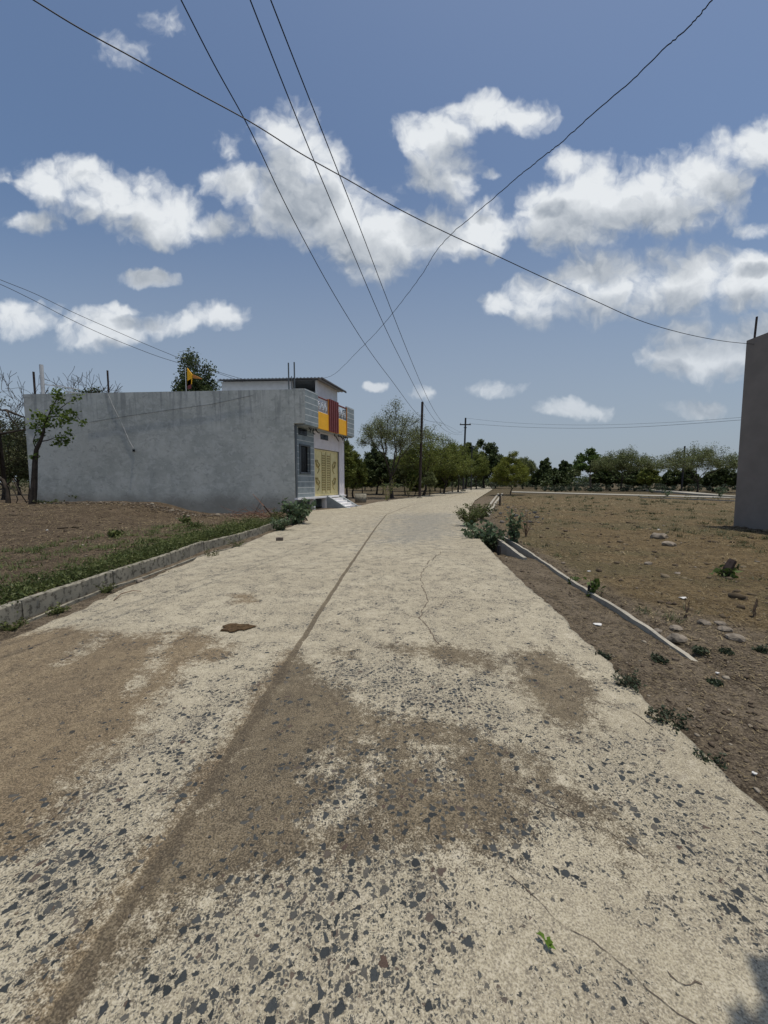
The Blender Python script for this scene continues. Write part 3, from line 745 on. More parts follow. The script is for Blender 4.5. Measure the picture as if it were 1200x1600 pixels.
# gate: two leaves with raised slats and scrolls
for k in (0, 1):
    s0 = 2.02 + k*1.5; s1 = s0 + 1.49
    g_ = MB(); fbox(g_, s0, s1, -.14, -.10, .70, 3.36); leaf = g_.build('gate_leaf', M_GOLD, house)
    e = MB()
    for (a, b, c, d) in ((s0,s0+.05,.7,3.36),(s1-.05,s1,.7,3.36),(s0+.053,s1-.053,3.28,3.36),(s0+.053,s1-.053,.7,.78)): fbox(e, a, b, -.098, -.075, c, d)
    e.build('gate_frame', M_GOLD, leaf)
    e = MB(); c0_ = s0 + (.98 if k == 0 else .10)
    for z_ in np.linspace(1.0, 3.0, 15): fbox(e, c0_, c0_ + .40, -.098, -.07, z_, z_ + .07)
    for s_ in (c0_-.03, c0_+.42): fbox(e, s_, s_+.02, -.098, -.08, .82, 3.24)
    e.build('slats', M_GOLD2, leaf)
    e = MB(); cs = s0 + (.42 if k == 0 else 1.02); sg = 1 if k == 0 else -1
    for z0_ in (.95, 1.95):
        pts = []
        for q in np.linspace(0, 1, 26):
            th = -2.6*math.pi*q*sg; rr = .26*(1-q) + .03
            pts.append(FR(cs + rr*math.cos(th + math.pi/2)*1.0, -.08, z0_ + .72 + rr*math.sin(th + math.pi/2) - .35*(1-q)**2))
        e.tube(pts, .024, 5)
        e.tube([FR(cs + sg*.20*math.sin(q*5), -.08, z0_ + .05 + q*.75) for q in np.linspace(0, 1, 16)], .022, 5)
    e.build('scrolls', M_GOLD2, leaf)
g_ = MB(); fbox(g_, 5.012, 5.06, -.2, -.02, .67, 3.397); g_.build('gate_post', M_DGREY, house)
# raised floor, supports, steps
mb = MB(); fbox(mb, -.02, 5.75, -.9, .16, .57, .668); mb.build('plinth_slab', M_WHITE, house)
mb = MB(); fbox(mb, .2, 5.7, -1.1, -.93, -.2, .57); mb.build('plinth_wall', M_GREY, house)
for s_ in (1.62, 3.0):
    mb = MB(); fbox(mb, s_, s_+.17, -.14, .13, -.2, .568); mb.build('plinth_pillar', M_WHITE, house)
mb = MB()
for k in range(4): fbox(mb, 3.23, 4.72, .162 + .28*k, .162 + .28*(k+1), -.2, .52 - .145*k)
mb.build('steps', M_WHITE, house)
for s_ in (3.08, 4.73):
    mb = MB(); pr = [(.162,-.2),(1.45,-.2),(1.45,.02),(1.36,.04),(.162,.70)]
    mb.prism([FR(s_, n_, z_) for (n_, z_) in pr], F*.145); mb.build('step_cheek', M_GREY, house)
    mb = MB(); fbox(mb, s_-.02, s_+.165, 1.452, 1.62, -.12, .02); mb.build('cheek_foot', M_WHITE, house)
# balcony
SB = .154
mb = MB(); fbox(mb, SB+.1, SB+6.04, -.2, .44, 4.365, 4.50); mb.build('balcony_slab', M_GREY, house)
for (a, b) in ((.0, 1.338), (4.954, 6.05)):
    mb = MB(); fbox(mb, SB+a, SB+b, .44, .55, 4.42, 6.2); mb.build('balcony_panel', M_CLAD, house)
mb = MB(); fbox(mb, SB+5.94, SB+6.05, -.2, .437, 4.503, 6.2); mb.build('balcony_end', M_GREY, house)
for (a, b) in ((1.341, 2.53), (3.773, 4.951)):
    mb = MB(); fbox(mb, SB+a, SB+b, .45, .53, 4.40, 5.28); mb.build('yellow_panel', M_YEL, house)
    e = MB(); cs = SB + (a+b)/2; hw = (b-a)/2
    for z_ in (5.31, 6.02): e.tube([FR(cs-hw, .49, z_), FR(cs+hw, .49, z_)], .022, 5)
    for j in range(6): e.tube([FR(cs-hw+.06+j*(2*hw-.12)/5, .49, 5.31), FR(cs-hw+.06+j*(2*hw-.12)/5, .49, 6.02)], .012, 5)
    for q in (-.5, 0, .5):
        cz = 5.66
        e.tube([FR(cs + q*hw*1.2 + .14*math.cos(th), .49, cz + .2*math.sin(th)) for th in np.linspace(0, 2*math.pi, 14)], .018, 5, False)
        e.tube([FR(cs + q*hw*1.2 + .06*math.cos(th), .49, cz + .08*math.sin(th)) for th in np.linspace(0, 2*math.pi, 10)], .03, 5, False)
    e.build('grille', M_SILVER, house)
    e = MB(); e.tube([FR(cs-hw, .49, 6.08), FR(cs+hw, .49, 6.08)], .035, 6); e.build('handrail', M_MAROON, house)
mb = MB(); fbox(mb, SB+2.534, SB+3.769, .42, .54, 4.38, 6.17)
sp_ = mb.build('slatted_panel', M_ORANGE, house)
mb = MB()
for j in range(5): fbox(mb, SB+2.60+j*.24, SB+2.60+j*.24+.155, .543, .60, 4.38, 6.19)
mb.build('slats', M_MAROON, sp_)
mb = MB(); fbox(mb, SB+4.90, SB+4.95, .533, .57, 4.42, 6.1); mb.build('end_post', M_ORANGE, house)
# dark curled garland strands hanging under the balcony
for j, (s_, l_) in enumerate(((.9,.25),(1.25,.3),(1.6,.18),(3.9,.4),(4.5,.28),(4.8,.45),(5.1,.2),(5.45,.35))):
    e = MB(); e.tube([FR(s_ + .16*math.sin(q*5+j), .30 + .2*q, 4.38 - l_*q - .06*math.sin(q*9)) for q in np.linspace(0, 1, 12)], .03, 5)
    e.build('garland_strand', M_IRON, house)
# upper room with sheet roof
R0 = FR(3.0, -.32, 0); R1 = FR(5.55, -.32, 0)
def quadwall(mb, a, b, th, z0, z1):
    mb.quadbox([a + Vector((0,0,z0)), b + Vector((0,0,z0)), b + th + Vector((0,0,z0)), a + th + Vector((0,0,z0)),
                a + Vector((0,0,z1)), b + Vector((0,0,z1)), b + th + Vector((0,0,z1)), a + th + Vector((0,0,z1))])
mb = MB(); quadwall(mb, R0, R1, -N*.15, 4.884, 7.36); mb.build('upper_front_wall', M_WHITE, house)
mb = MB(); quadwall(mb, R0 + WA*5.7, R0 + WA*1.5, F*.15, 4.884, 7.36); mb.build('upper_side_wall', M_WHITE, house)
mb = MB(); quadwall(mb, R1 + WA*5.7, R1 + WA*.16, -F*.15, 4.884, 7.36); quadwall(mb, R0 + WA*5.54 + F*.16, R1 + WA*5.54 - F*.16, WA*.15, 4.884, 7.36); mb.build('upper_back_wall', M_GREY, house)
rf = MB(); a0 = FR(2.75, .12, 0); nW = 60
for i in range(nW+1):
    t_ = i/nW; zc = .022*math.cos(i*math.pi)
    base = a0 + WA*(-.0 + 6.15*t_)
    for (off, dz) in ((0, 7.40),(3.25, 7.30)):
        q = base + F*off; rf.v.append((q.x, q.y, dz+zc)); rf.v.append((q.x, q.y, dz+zc+.03))
for i in range(nW):
    o_ = i*4; p_ = o_+4
    rf.f += [(o_+1,p_+1,p_+3,o_+3),(o_,o_+2,p_+2,p_),(o_,p_,p_+1,o_+1),(o_+2,o_+3,p_+3,p_+2)]
rf.f += [(0,1,3,2),(nW*4,nW*4+2,nW*4+3,nW*4+1)]
rfo = rf.build('sheet_roof', M_ROOF, house)
rb = MB(); rb.tube([a0 + Vector((0,0,7.33)), a0 + F*3.2 + Vector((0,0,7.25))], .04, 5); rb.tube([a0 + WA*.2 + Vector((0,0,7.33)), a0 + WA*6.1 + Vector((0,0,7.33))], .03, 5); rb.build('roof_beam', M_IRON, rfo)
for (px, y0, y1) in ((451.5,567,612),(460.5,566,612),(456,588,612)):
    r_ = MB(); p0 = P(px, y1, 20.1); p1 = P(px, y0, 20.1); r_.tube([(p0.x,p0.y,6.0),(p0.x,p0.y,p1.z)], .035 if px != 456 else .022, 6); r_.build('reinforcing_bar', M_DGREY, house)
def roof_post(px, y0, Y, r, mat, name):
    p = P(px, y0, Y); m_ = MB(); m_.tube([(p.x,p.y,4.9),(p.x,p.y,p.z)], r, 8); m_.build(name, mat, house)
roof_post(64.5, 570, 21.3, .09, M_PIPE, 'vent_pipe'); roof_post(52.5, 581, 21.3, .05, M_RUST, 'roof_post'); roof_post(168, 579, 21.2, .045, M_RUST, 'roof_post')
m_ = MB(); m_.tube([P(62,600,21.3), P(90,603,21.3), P(125,609,21.3)], .025, 5); m_.build('roof_pipe', M_PIPE, house)
m_ = MB(); m_.prism([P(100,611,21.5), P(103,613,22.5), P(126,616,22.3), P(122,614,21.4)], (0,0,.03)); m_.build('roof_sheet', M_WHITE, house)
def wallpt(px, py, off=.02):
    d = ray(px, py); k = (B2 - CAM).dot(-WI) / d.dot(-WI); p = CAM + d*k; return p - WI*off
m_ = MB(); m_.tube([wallpt(170,616), wallpt(176,632), wallpt(190,660), wallpt(203,690), wallpt(209,700)], .009, 5)
cb_ = m_.build('wall_cable', M_PIPE, house)
m_ = MB(); p = wallpt(210,704,.05); m_.rbox(p, (.09,.07,.12), (0,0,0)); m_.build('socket', M_DARK, cb_)
m_ = MB(); m_.tube([wallpt(140,660,.03), wallpt(200,650,.03), wallpt(270,640,.03), wallpt(330,632,.03), wallpt(395,618,.03)], .008, 5); m_.build('wall_cable', M_DGREY, house)

# flag on the roof
fp = P(291, 612, 22.0); ft = P(291, 574, 22.0)
flag = empty('flag', (fp.x, fp.y, 4.88), 'orange and yellow pennants on a thin pole on the grey house roof', 'flag')
m_ = MB(); m_.tube([(fp.x,fp.y,4.88),(fp.x,fp.y,ft.z)], .022, 6); m_.build('pole', M_PIPE, flag)
def pennant(pts, mat, name):
    m_ = MB(); m_.prism([P(*q, 22.0) for q in pts], (.02,.03,0)); return m_.build(name, mat, flag)
pennant(((292.5,575),(300,585),(299,600),(293,603)), M_YEL, 'cloth'); pennant(((301,585),(308,588),(315,592),(302,591)), M_ORANGE, 'cloth')
pennant(((293,595),(299,592),(298,607),(293,608)), M_MAROON, 'cloth')

# concrete ring and things beyond the house
q = G(563, 785, 0); m_ = MB(); m_.lathe((q.x, q.y+.4, 0), [(.0,-.1),(.42,-.1),(.43,.62),(.36,.62),(.35,.1),(0,.1)], 20)
tag(m_.build('concrete_ring', M_KERB, None, True), 'low grey concrete well ring on the dirt beyond the steps', 'well ring')

# ------------------------------------------------------------------ building on the right
rb_ = empty('building', (15, 8, 0), 'plain taupe building cut off by the right edge of the photo', 'building')
m_ = MB(); x0 = 11.72; Ym = 12.83
m_.box(x0, 19.5, 3.0, Ym, -.3, 6.05); m_.build('wall', M_RWALL, rb_)
m_ = MB(); m_.box(x0+.25, 19.25, 3.25, Ym-.25, 6.053, 6.075); m_.build('roof_slab', M_GREY, rb_)
p = P(1181, 495, 12.6); m_ = MB(); m_.tube([(p.x, 12.6, 5.9),(p.x+.03, 12.6, p.z)], .03, 6); m_.build('reinforcing_bar', M_RUST, rb_)

# ------------------------------------------------------------------ poles
def gz(x, y): return float(ground_h(np.array([x]), np.array([y]))[0])
def pole(px_b, py_t, px_t, Y, r, mat, label, name='utility_pole'):
    t_ = P(px_t, py_t, Y); b_ = P(px_b, 753 + 1.5*601/Y, Y)
    o = empty(name, (b_.x, b_.y, 0), label, 'pole', 'poles along the road')
    m_ = MB(); m_.tube([(b_.x,b_.y,-.4), (b_.x*.5+t_.x*.5,b_.y,t_.z/2), (t_.x,b_.y,t_.z)], [r, r*.95, r*.85], 10); m_.build('shaft', mat, o)
    return o, t_, b_
p1, p1t, p1b = pole(655.5, 628, 660, 36, .13, M_RUST, 'tall plain rusty pole in front of the roadside trees')
m_ = MB(); m_.lathe((p1b.x,p1b.y,-.05), [(.0,.0),(.3,.0),(.26,.16),(.0,.18)], 10); m_.build('footing', M_KERB, p1)
PY = 62
p2, p2t, p2b = pole(723.5, 653, 727.5, PY, .16, M_IRON, 'crossarm electricity pole with small white board at the far bend')
cz = P(727, 663.5, PY); m_ = MB(); m_.rbox((cz.x, cz.y-.02, cz.z), (1.75,.14,.16), (0,0,0)); m_.rbox((cz.x,cz.y-.1,cz.z-.5), (.5,.08,.1), (0,0,0)); arm = m_.build('crossarm', M_IRON, p2)
for dx in (-.75, .75):
    m_ = MB(); m_.lathe((cz.x+dx, cz.y-.02, cz.z+.08), [(.03,0),(.07,.06),(.04,.12),(.07,.18),(.0,.22)], 8); m_.build('insulator', M_PIPE, arm)
bz = P(724.3, 725, PY-.25); m_ = MB(); m_.rbox(bz, (.72,.05,1.1), (0,0,0)); m_.build('board', M_WHITE, p2)
qb = P(723.5, 763, PY); m_ = MB(); m_.box(qb.x-.35, qb.x+.35, qb.y-.35, qb.y+.3, -.1, .28); m_.build('footing', M_KERB, p2)
pole(736, 698, 737.5, 72, .13, M_IRON, 'thin black pole just right of the crossarm pole')
pole(1064.5, 697, 1070, 66, .14, M_IRON, 'black leaning pole in front of the wide right tree')

# ------------------------------------------------------------------ wires
def wire(name, A, B, pix, r, label, extend=None, wob=0.0, group='overhead wires'):
    """wire hanging in the upright plane through A and B; the listed sight lines give its sag"""
    d = Vector((B.x-A.x, B.y-A.y, 0)); nrm = Vector((-d.y, d.x, 0)).normalized()
    pts = [A]
    for (px, py) in pix:
        rr = ray(px, py); k = (A - CAM).dot(nrm)/rr.dot(nrm); pts.append(CAM + rr*k)
    pts.append(B)
    # smooth in the plane
    S = [0]; 
    for a, b in zip(pts[:-1], pts[1:]): S.append(S[-1] + (b-a).length)
    out = []
    n = len(pts)
    for i in range(n-1):
        p0, p1_, p2_, p3 = pts[max(i-1,0)], pts[i], pts[i+1], pts[min(i+2,n-1)]
        t0 = S[i]-S[max(i-1,0)] or 1e-3; t1 = S[i+1]-S[i] or 1e-3; t2_ = S[min(i+2,n-1)]-S[i+1] or 1e-3
        m1 = ((p1_-p0)/t0*(t1) + (p2_-p1_)/t1*t0)/(t0+t1) if i > 0 else (p2_-p1_)/t1
        m2 = ((p2_-p1_)/t1*t2_ + (p3-p2_)/t2_*t1)/(t1+t2_) if i < n-2 else (p2_-p1_)/t1
        for k in range(10):
            u = k/10; h00=2*u**3-3*u*u+1; h10=u**3-2*u*u+u; h01=-2*u**3+3*u*u; h11=u**3-u*u
            out.append(p1_*h00 + m1*(h10*t1) + p2_*h01 + m2*(h11*t1))
    out.append(pts[-1])
    if extend: out.append(out[-1] + (out[-1]-out[-4]).normalized()*extend)
    if wob: out = [o_ + Vector((rnd.uniform(-1,1),rnd.uniform(-1,1),rnd.uniform(-1,1)))*wob for o_ in out]
    m_ = MB(); m_.tube(out, r, 5)
    return tag(m_.build(name, M_WIRE, None, True), label, 'wire', group)
def Pz(px, py, z):
    d = ray(px, py); return CAM + d*((z-CAM.z)/d.z)
wire('power_wire', P(722,677,PY-.2), Pz(283,0,7.4), ((690,661),(651,646),(616,600),(560,522),(490,403),(440,307),(385,192),(330,92)), .0085, 'overhead wire leftmost of the three running to the crossarm pole', 14)
wire('power_wire', P(722.5,679,PY-.2), Pz(391,0,7.4), ((705,677),(690,668),(660,627),(638,585),(600,508),(545,380),(480,225),(430,100)), .0085, 'overhead wire in the middle of the three running to the crossarm pole', 14)
wire('power_wire', P(725,672,PY-.2), Pz(423,0,7.4), ((710,676),(692,661),(672,630),(640,557),(600,455),(560,350),(510,222),(462,100)), .0085, 'overhead wire rightmost of the three running to the crossarm pole', 14)
wire('service_wire', Vector((p.x, 12.6, P(1176,538,12.6).z)), Pz(52,0,7.0), ((1130,533),(1060,519),(1000,501),(925,468),(845,432),(770,397),(700,365),(620,325),(545,282),(470,240),(390,190),(300,141),(200,86),(110,36)), .008, 'straight black wire sloping down to the right building', 10)
wire('service_wire', FR(3.1,-.2,7.45), Pz(1112,0,6.5), ((520,586),(560,548),(600,506),(635,462),(662,425),(680,395),(703,368),(738,338),(772,309),(815,272),(850,244),(880,220),(925,179),(985,128),(1040,74),(1080,38)), .007, 'kinked thin cable rising from the house roof to upper right', 8, .006)
wire('service_wire', P(392,596,22.8), P(-40,420,16), ((350,584),(300,567),(240,543),(180,517),(110,486),(50,457),(0,437)), .011, 'upper wire from the left edge down to the house roof', 6)
wire('service_wire', P(380,597,22.9), P(-40,428,15.5), ((330,580),(290,570),(250,558),(200,539),(150,518),(100,494),(50,468),(0,444)), .011, 'lower wire from the left edge down to the house roof', 6)
wire('line_wire', P(729,653.5,PY), P(1330,637,34), ((780,659),(850,663),(930,664),(1000,662),(1080,658),(1160,652)), .012, 'upper of two thin wires right of the crossarm pole')
wire('line_wire', P(733,662,PY), P(1330,643,33), ((790,666),(850,668.5),(930,669),(1000,667),(1080,662),(1160,656)), .016, 'lower of two thin wires right of the crossarm pole')

# ------------------------------------------------------------------ plants
def rot_rand(n, flat=0.0):
    a = rng.normal(size=(n,3)); a[:,2] *= (1-flat); a /= np.linalg.norm(a, axis=1)[:,None]
    b = rng.normal(size=(n,3)); b -= (b*a).sum(1)[:,None]*a; b /= np.linalg.norm(b, axis=1)[:,None]
    return a, b
def leaves(C, L, W, flat=0.2, fold=0.0):
    """one small leaf blade per centre"""
    n = len(C); a, b = rot_rand(n, flat); L = L*rng.uniform(.6,1.3,n); W = W*rng.uniform(.6,1.3,n)
    nn = np.cross(a, b)
    p0 = C - a*L[:,None]/2; p2 = C + a*L[:,None]/2
    m1 = C - a*(L*.08)[:,None] + b*(W/2)[:,None] + nn*(W*fold)[:,None]; m2 = C - a*(L*.08)[:,None] - b*(W/2)[:,None] + nn*(W*fold)[:,None]
    V = np.stack([p0, m1, p2, m2], 1).reshape(-1,3)
    i = np.arange(n)*4; return V, np.stack([i, i+1, i+2, i+3], 1)
def branch_tree(seed, H, W, trunk_frac, levels, kids, ang, up, r0, wob=.12):
    r = random.Random(seed); segs = []; tips = []
    def grow(p, d, L, rad, lv):
        pts = [p.copy()]; rads = [rad]; n = 4
        for k in range(n):
            d = (d + Vector((r.gauss(0,wob), r.gauss(0,wob), r.gauss(0,wob) + up*.12))).normalized()
            p = p + d*(L/n); pts.append(p.copy()); rads.append(rad*(1 - .4*(k+1)/n))
            if lv >= levels-1 and (lv == levels or k >= 2): tips.append(p.copy())
        segs.append((pts, rads))
        if lv >= levels: return
        nk = kids + (r.random() < .4) if lv > 0 else kids + 2
        ph = r.uniform(0, 6.28)
        for j in range(nk):
            a = ang*r.uniform(.6, 1.25); th = ph + 6.283*j/nk + r.uniform(-.5,.5)
            o_ = d.orthogonal().normalized(); o_ = Matrix.Rotation(th, 3, d) @ o_
            nd = (d*math.cos(a) + o_*math.sin(a)).normalized()
            st = pts[-1] if r.random() < .65 else pts[-2]
            grow(st, nd, L*r.uniform(.6,.85), rads[-1]*.72, lv+1)
    grow(Vector((0,0,0)), Vector((r.uniform(-.1,.1), r.uniform(-.1,.1), 1)).normalized(), 1.0, r0, 0)
    T_ = np.array(tips); m0 = T_[:,:2].mean(0); zm_ = T_[:,2].mean()
    for a_, _b in segs:
        for q in a_: q.x -= m0[0]*q.z/zm_; q.y -= m0[1]*q.z/zm_
    T_[:,0] -= m0[0]*T_[:,2]/zm_; T_[:,1] -= m0[1]*T_[:,2]/zm_; tips = [tuple(q) for q in T_]; mx = np.percentile(np.hypot(T_[:,0], T_[:,1]), 92); zmax = T_[:,2].max(); tr = segs[0][0][-1].z
    th_ = H*trunk_frac
    def mp(q):
        z = q.z*th_/tr if q.z < tr else th_ + (q.z-tr)*(H-th_)/(zmax-tr)
        return Vector((q.x*W/2/mx, q.y*W/2/mx, z))
    segs = [([mp(q) for q in a], b) for a, b in segs]
    return segs, np.array([mp(Vector(q)) for q in T_])
def crown_tree(seed, H, W, tf, nt_, form, r0):
    """limbs that fork again and again towards points spread through the crown's own outline"""
    q = np.random.default_rng(seed); pts = []; lob = q.uniform(0, 6.28, 4); Rm = W/2
    while len(pts) < nt_:
        th = q.uniform(0, 6.283); u = math.sqrt(q.random())
        out = 1 + .16*math.sin(2*th+lob[0]) + .14*math.sin(3*th+lob[1]) + .10*math.sin(5*th+lob[2])
        r = u*Rm*out*.92
        top = 1 + .08*math.sin(3*th+lob[3]+4*u) + .05*math.sin(7*th+lob[1])
        if form == 'fan':   lo, hi = .34 + .26*u, top - .30*u**2.2
        elif form == 'umbrella': lo, hi = .45 + .08*u, top - .30*u**2.5
        elif form == 'bushy': lo, hi = .22 + .20*u, top - .42*u**2.2
        elif form == 'open': lo, hi = .34 + .12*u, top - .45*u**2
        else:               lo, hi = .20 + .16*u*u, top - .52*u**2.4
        if hi <= lo: continue
        v = q.random()**(.6 if form in ('fan','umbrella') else .85)
        pts.append((r*math.cos(th), r*math.sin(th), H*.97*(lo + (hi-lo)*v)))
    pts = np.array(pts)
    if form == 'open':                       # a few separate clumps with sky between
        cen = pts[q.choice(len(pts), 11, False)]; d = ((pts[:,None]-cen[None])**2).sum(2); k = d.argmin(1)
        pts = cen[k] + (pts - cen[k])*.55
    segs = []; tips = []
    def limb_(p, e, ra, rb):
        n = 4; mid = q.normal(0, .05, 3)*np.linalg.norm(e-p)
        L = [p + (e-p)*(i/n) + mid*math.sin(math.pi*i/n) for i in range(n+1)]
        segs.append(([Vector(a) for a in L], [ra + (rb-ra)*i/n for i in range(n+1)]))
    def grow(p, P_, rad, lv):
        if len(P_) <= 3 or lv >= 5:
            for e in P_:
                limb_(p, e, rad*.6, rad*.3); tips.append(e); tips.append(p + (e-p)*.6)
            return
        k = min(len(P_), 5 if lv == 0 else int(q.integers(2, 5)))
        C = P_[q.choice(len(P_), k, False)]
        for _ in range(5):
            a = ((P_[:,None]-C[None])**2).sum(2).argmin(1)
            C = np.array([P_[a == i].mean(0) if (a == i).any() else C[i] for i in range(k)])
        for i in range(k):
            S_ = P_[a == i]
            if len(S_) == 0: continue
            e = p + (C[i]-p)*q.uniform(.45, .62); e[2] = min(e[2], S_[:,2].min()*.5 + C[i][2]*.5)
            rb = rad*max(.42, (len(S_)/len(P_))**.42); limb_(p, e, rb*1.05, rb*.85); grow(e, S_, rb*.85, lv+1)
    base = np.array([0., 0., H*tf]); lean = q.normal(0, .04, 2)*H; base[:2] += lean*.5
    limb_(np.zeros(3), base, r0*1.15, r0*.9); grow(base, pts, r0*.85, 0)
    return segs, np.array(tips)
def make_tree(name, x, y, H, W, label, kind, seed, group=None, rot=0, z=None):
    K = {  # trunk share, crown points, form, trunk radius per 8 m, leaf and bark material, leaves per tip, clump radius, leaf length, width, flatness
     'acacia': (.22,300,'fan',.16,L_ACACIA,M_BARK,32,.46,.17,.055,.3),
     'acacia_bright': (.18,260,'bushy',.14,L_ACACIA2,M_BARK,30,.48,.19,.065,.3),
     'umbrella': (.24,260,'umbrella',.15,L_ACACIA,M_BARK,34,.50,.18,.06,.3),
     'dense': (.18,190,'round',.16,L_DARK,M_BARK,52,.44,.25,.14,.2),
     'green': (.18,190,'round',.14,L_ACACIA2,M_BARK,44,.44,.21,.10,.2),
     'lime': (.14,170,'round',.11,L_LIME,M_BARKL,62,.40,.16,.07,.2),
     'olive': (.16,230,'round',.15,L_OLIVE,M_BARK,34,.44,.17,.08,.2),
     'dense_top': (.30,200,'umbrella',.15,L_DARK,M_BARK,60,.50,.27,.15,.2),
     'sparse': (.32,110,'open',.15,L_BROAD,M_BARKL,24,.50,.32,.16,.2),
     'bare': None}[kind]
    z = gz(x, y) if z is None else z
    if K is None:
        segs, tips = branch_tree(seed, H*.93, W*.92, .40, 5, 2, .58, .25, .07*H/8); lm, bm = None, M_BARK
    else:
        tf, npt, form, r0, lm, bm, nl, sp, ll, lw, fl = K
        if H < 4.5: npt = int(npt*.6)
        segs, tips = crown_tree(seed, H, W, tf, npt, form, r0*H/8)
    root = empty(name, (x, y, z), label, 'tree', group)
    mb = MB(); base = Vector((x, y, z))
    for i, (a, b) in enumerate(segs):
        rr = [max(q, (.010 + .00025*y) if lm is not None else .011) for q in b]
        pts = [base + q for q in a]
        if i == 0: pts[0] = pts[0] - Vector((0,0,.15)); rr[0] *= 1.35
        mb.tube(pts, rr, 5, False)
    mb.build('trunk', bm, root, True)
    if lm is not None:
        C = np.repeat(tips, nl, 0); s_ = sp*min(1.3, max(.35, (H+W)/13))
        q_ = rng.normal(size=C.shape); q_ /= np.linalg.norm(q_, axis=1)[:,None]; q_ *= rng.random((len(C),1))**.45*1.25
        C = C + q_*np.array([s_, s_, s_*.75])
        C[:,2] = np.clip(C[:,2], .3, None)
        sc = max(.75, min(2.2, y/45))
        V, Fc = leaves(C + np.array(base), ll*sc, lw*sc, fl, .15)
        np_mesh('crown', V, Fc, lm, root)
    return root
def tree_px(name, px, Y, y_top, w_px, label, kind, seed, group=None):
    q = P(px, 753, Y); top = P(px, y_top, Y).z; z = gz(q.x, Y)
    return make_tree(name, q.x, Y, top - z, w_px/601*Y, label, kind, seed, group)
GL = 'trees along the left of the road beyond the house'; GRT = 'trees beyond the right plot'
tree_px('acacia_tree', 612, 36, 632, 104, 'largest spreading acacia with open feathery crown beside the house', 'acacia', 3, GL)
tree_px('acacia_tree', 661, 43, 661, 84, 'acacia just behind the tall plain pole', 'acacia_bright', 8, GL)
tree_px('acacia_tree', 694, 50, 682, 66, 'lower light green acacia right of the plain pole', 'acacia_bright', 12, GL)
tree_px('acacia_tree', 716, 56, 690, 52, 'light green acacia directly left of the crossarm pole', 'acacia_bright', 15, GL)
tree_px('roadside_tree', 552, 37, 700, 50, 'round bright green tree touching the right edge of the house', 'green', 21, GL)
tree_px('roadside_tree', 541, 33, 678, 22, 'small leafy tree peeking out below the balcony end', 'green', 22, GL)
tree_px('roadside_tree', 588, 47, 696, 52, 'dark round tree between bright green tree and big acacia', 'dense', 23, GL)
tree_px('roadside_tree', 640, 62, 700, 60, 'dark tree behind the big acacia trunk', 'dense', 24, GL)
tree_px('roadside_tree', 680, 66, 705, 60, 'dark green tree filling the gap behind the plain pole', 'green', 27, GL)
tree_px('roadside_tree', 757, 92, 687, 66, 'tall dense dark tree at the end of the road', 'dense', 25, GL)
tree_px('roadside_tree', 727, 85, 688, 22, 'slim dark tree behind the crossarm pole', 'dense', 26, GL)
tree_px('roadside_tree', 744, 80, 702, 42, 'mid green tree right of the thin black pole', 'acacia_bright', 28, GL)
tree_px('roadside_tree', 774, 96, 712, 46, 'grey green tree behind the yellow green tree', 'acacia', 29, GL)
tree_px('roadside_tree', 570, 70, 716, 50, 'distant green tree between the house and the dark round tree', 'acacia_bright', 31, GL)
tree_px('roadside_tree', 612, 75, 716, 50, 'distant low tree seen under the big acacia', 'dense', 33, GL)
tree_px('small_tree', 798, 44, 705, 66, 'bushy yellow green tree with pale forked trunk beside the drain', 'lime', 41)
tree_px('far_tree', 817, 84, 716, 40, 'pale green tree right behind the yellow green tree', 'acacia', 42, GRT)
tree_px('far_tree', 851, 92, 718, 22, 'slim dark tree leftmost of the two dark columns', 'dense', 43, GRT)
tree_px('far_tree', 881, 92, 720, 24, 'dark oval tree right of the slim dark one', 'dense', 44, GRT)
tree_px('far_tree', 866, 95, 731, 26, 'low dark tree between the two dark columns', 'dense', 45, GRT)
tree_px('far_tree', 838, 95, 736, 24, 'small dark bush like tree left of the dark columns', 'dense', 46, GRT)
tree_px('far_tree', 893, 98, 728, 26, 'thin pale tree right of the dark oval tree', 'acacia', 47, GRT)
tree_px('far_tree', 923, 72, 694, 56, 'sparse large leaved tree with pale bare trunk', 'sparse', 48, GRT)
tree_px('far_tree', 972, 64, 703, 86, 'spreading acacia right of the sparse pale trunk tree', 'umbrella', 49, GRT)
tree_px('far_tree', 947, 78, 727, 54, 'dark low tree under the right acacia', 'dense', 50, GRT)
tree_px('far_tree', 990, 80, 730, 56, 'dark low tree behind the right acacia trunk', 'dense', 51, GRT)
tree_px('far_tree', 1012, 72, 726, 30, 'round green tree at the right flank of the acacia', 'green', 52, GRT)
tree_px('far_tree', 1043, 84, 735, 22, 'small dark tree left of the widest right tree', 'dense', 53, GRT)
tree_px('far_tree', 1090, 55, 699, 116, 'widest acacia by the taupe building', 'umbrella', 54, GRT)
tree_px('far_tree', 1130, 58, 727, 66, 'low dark green tree touching the taupe building', 'dense', 55, GRT)
tree_px('far_tree', 1070, 70, 728, 44, 'dark tree behind the black leaning pole', 'dense', 56, GRT)

# small trunks of the grove on the left, seen below the crowns
gl = ['slender grove sapling left of the big acacia trunk', 'slender grove sapling near the house corner', 'grove sapling right behind the big acacia trunk', 'grove sapling left of the plain pole base',
      'grove sapling right of the plain pole base', 'grove sapling below the light green acacia', 'grove sapling left of the crossarm pole base', 'thin grove sapling far behind the dark round tree']
for i, (px, Y, yt, w_) in enumerate(((598,50,728,22),(566,52,730,26),(633,46,722,30),(648,42,735,26),(672,40,738,22),(688,52,728,26),(707,58,730,20),(580,64,733,24))):
    tree_px('sapling', px, Y, yt, w_, gl[i], 'green' if i % 2 else 'acacia', 60+i, 'saplings in the grove behind the left trees')

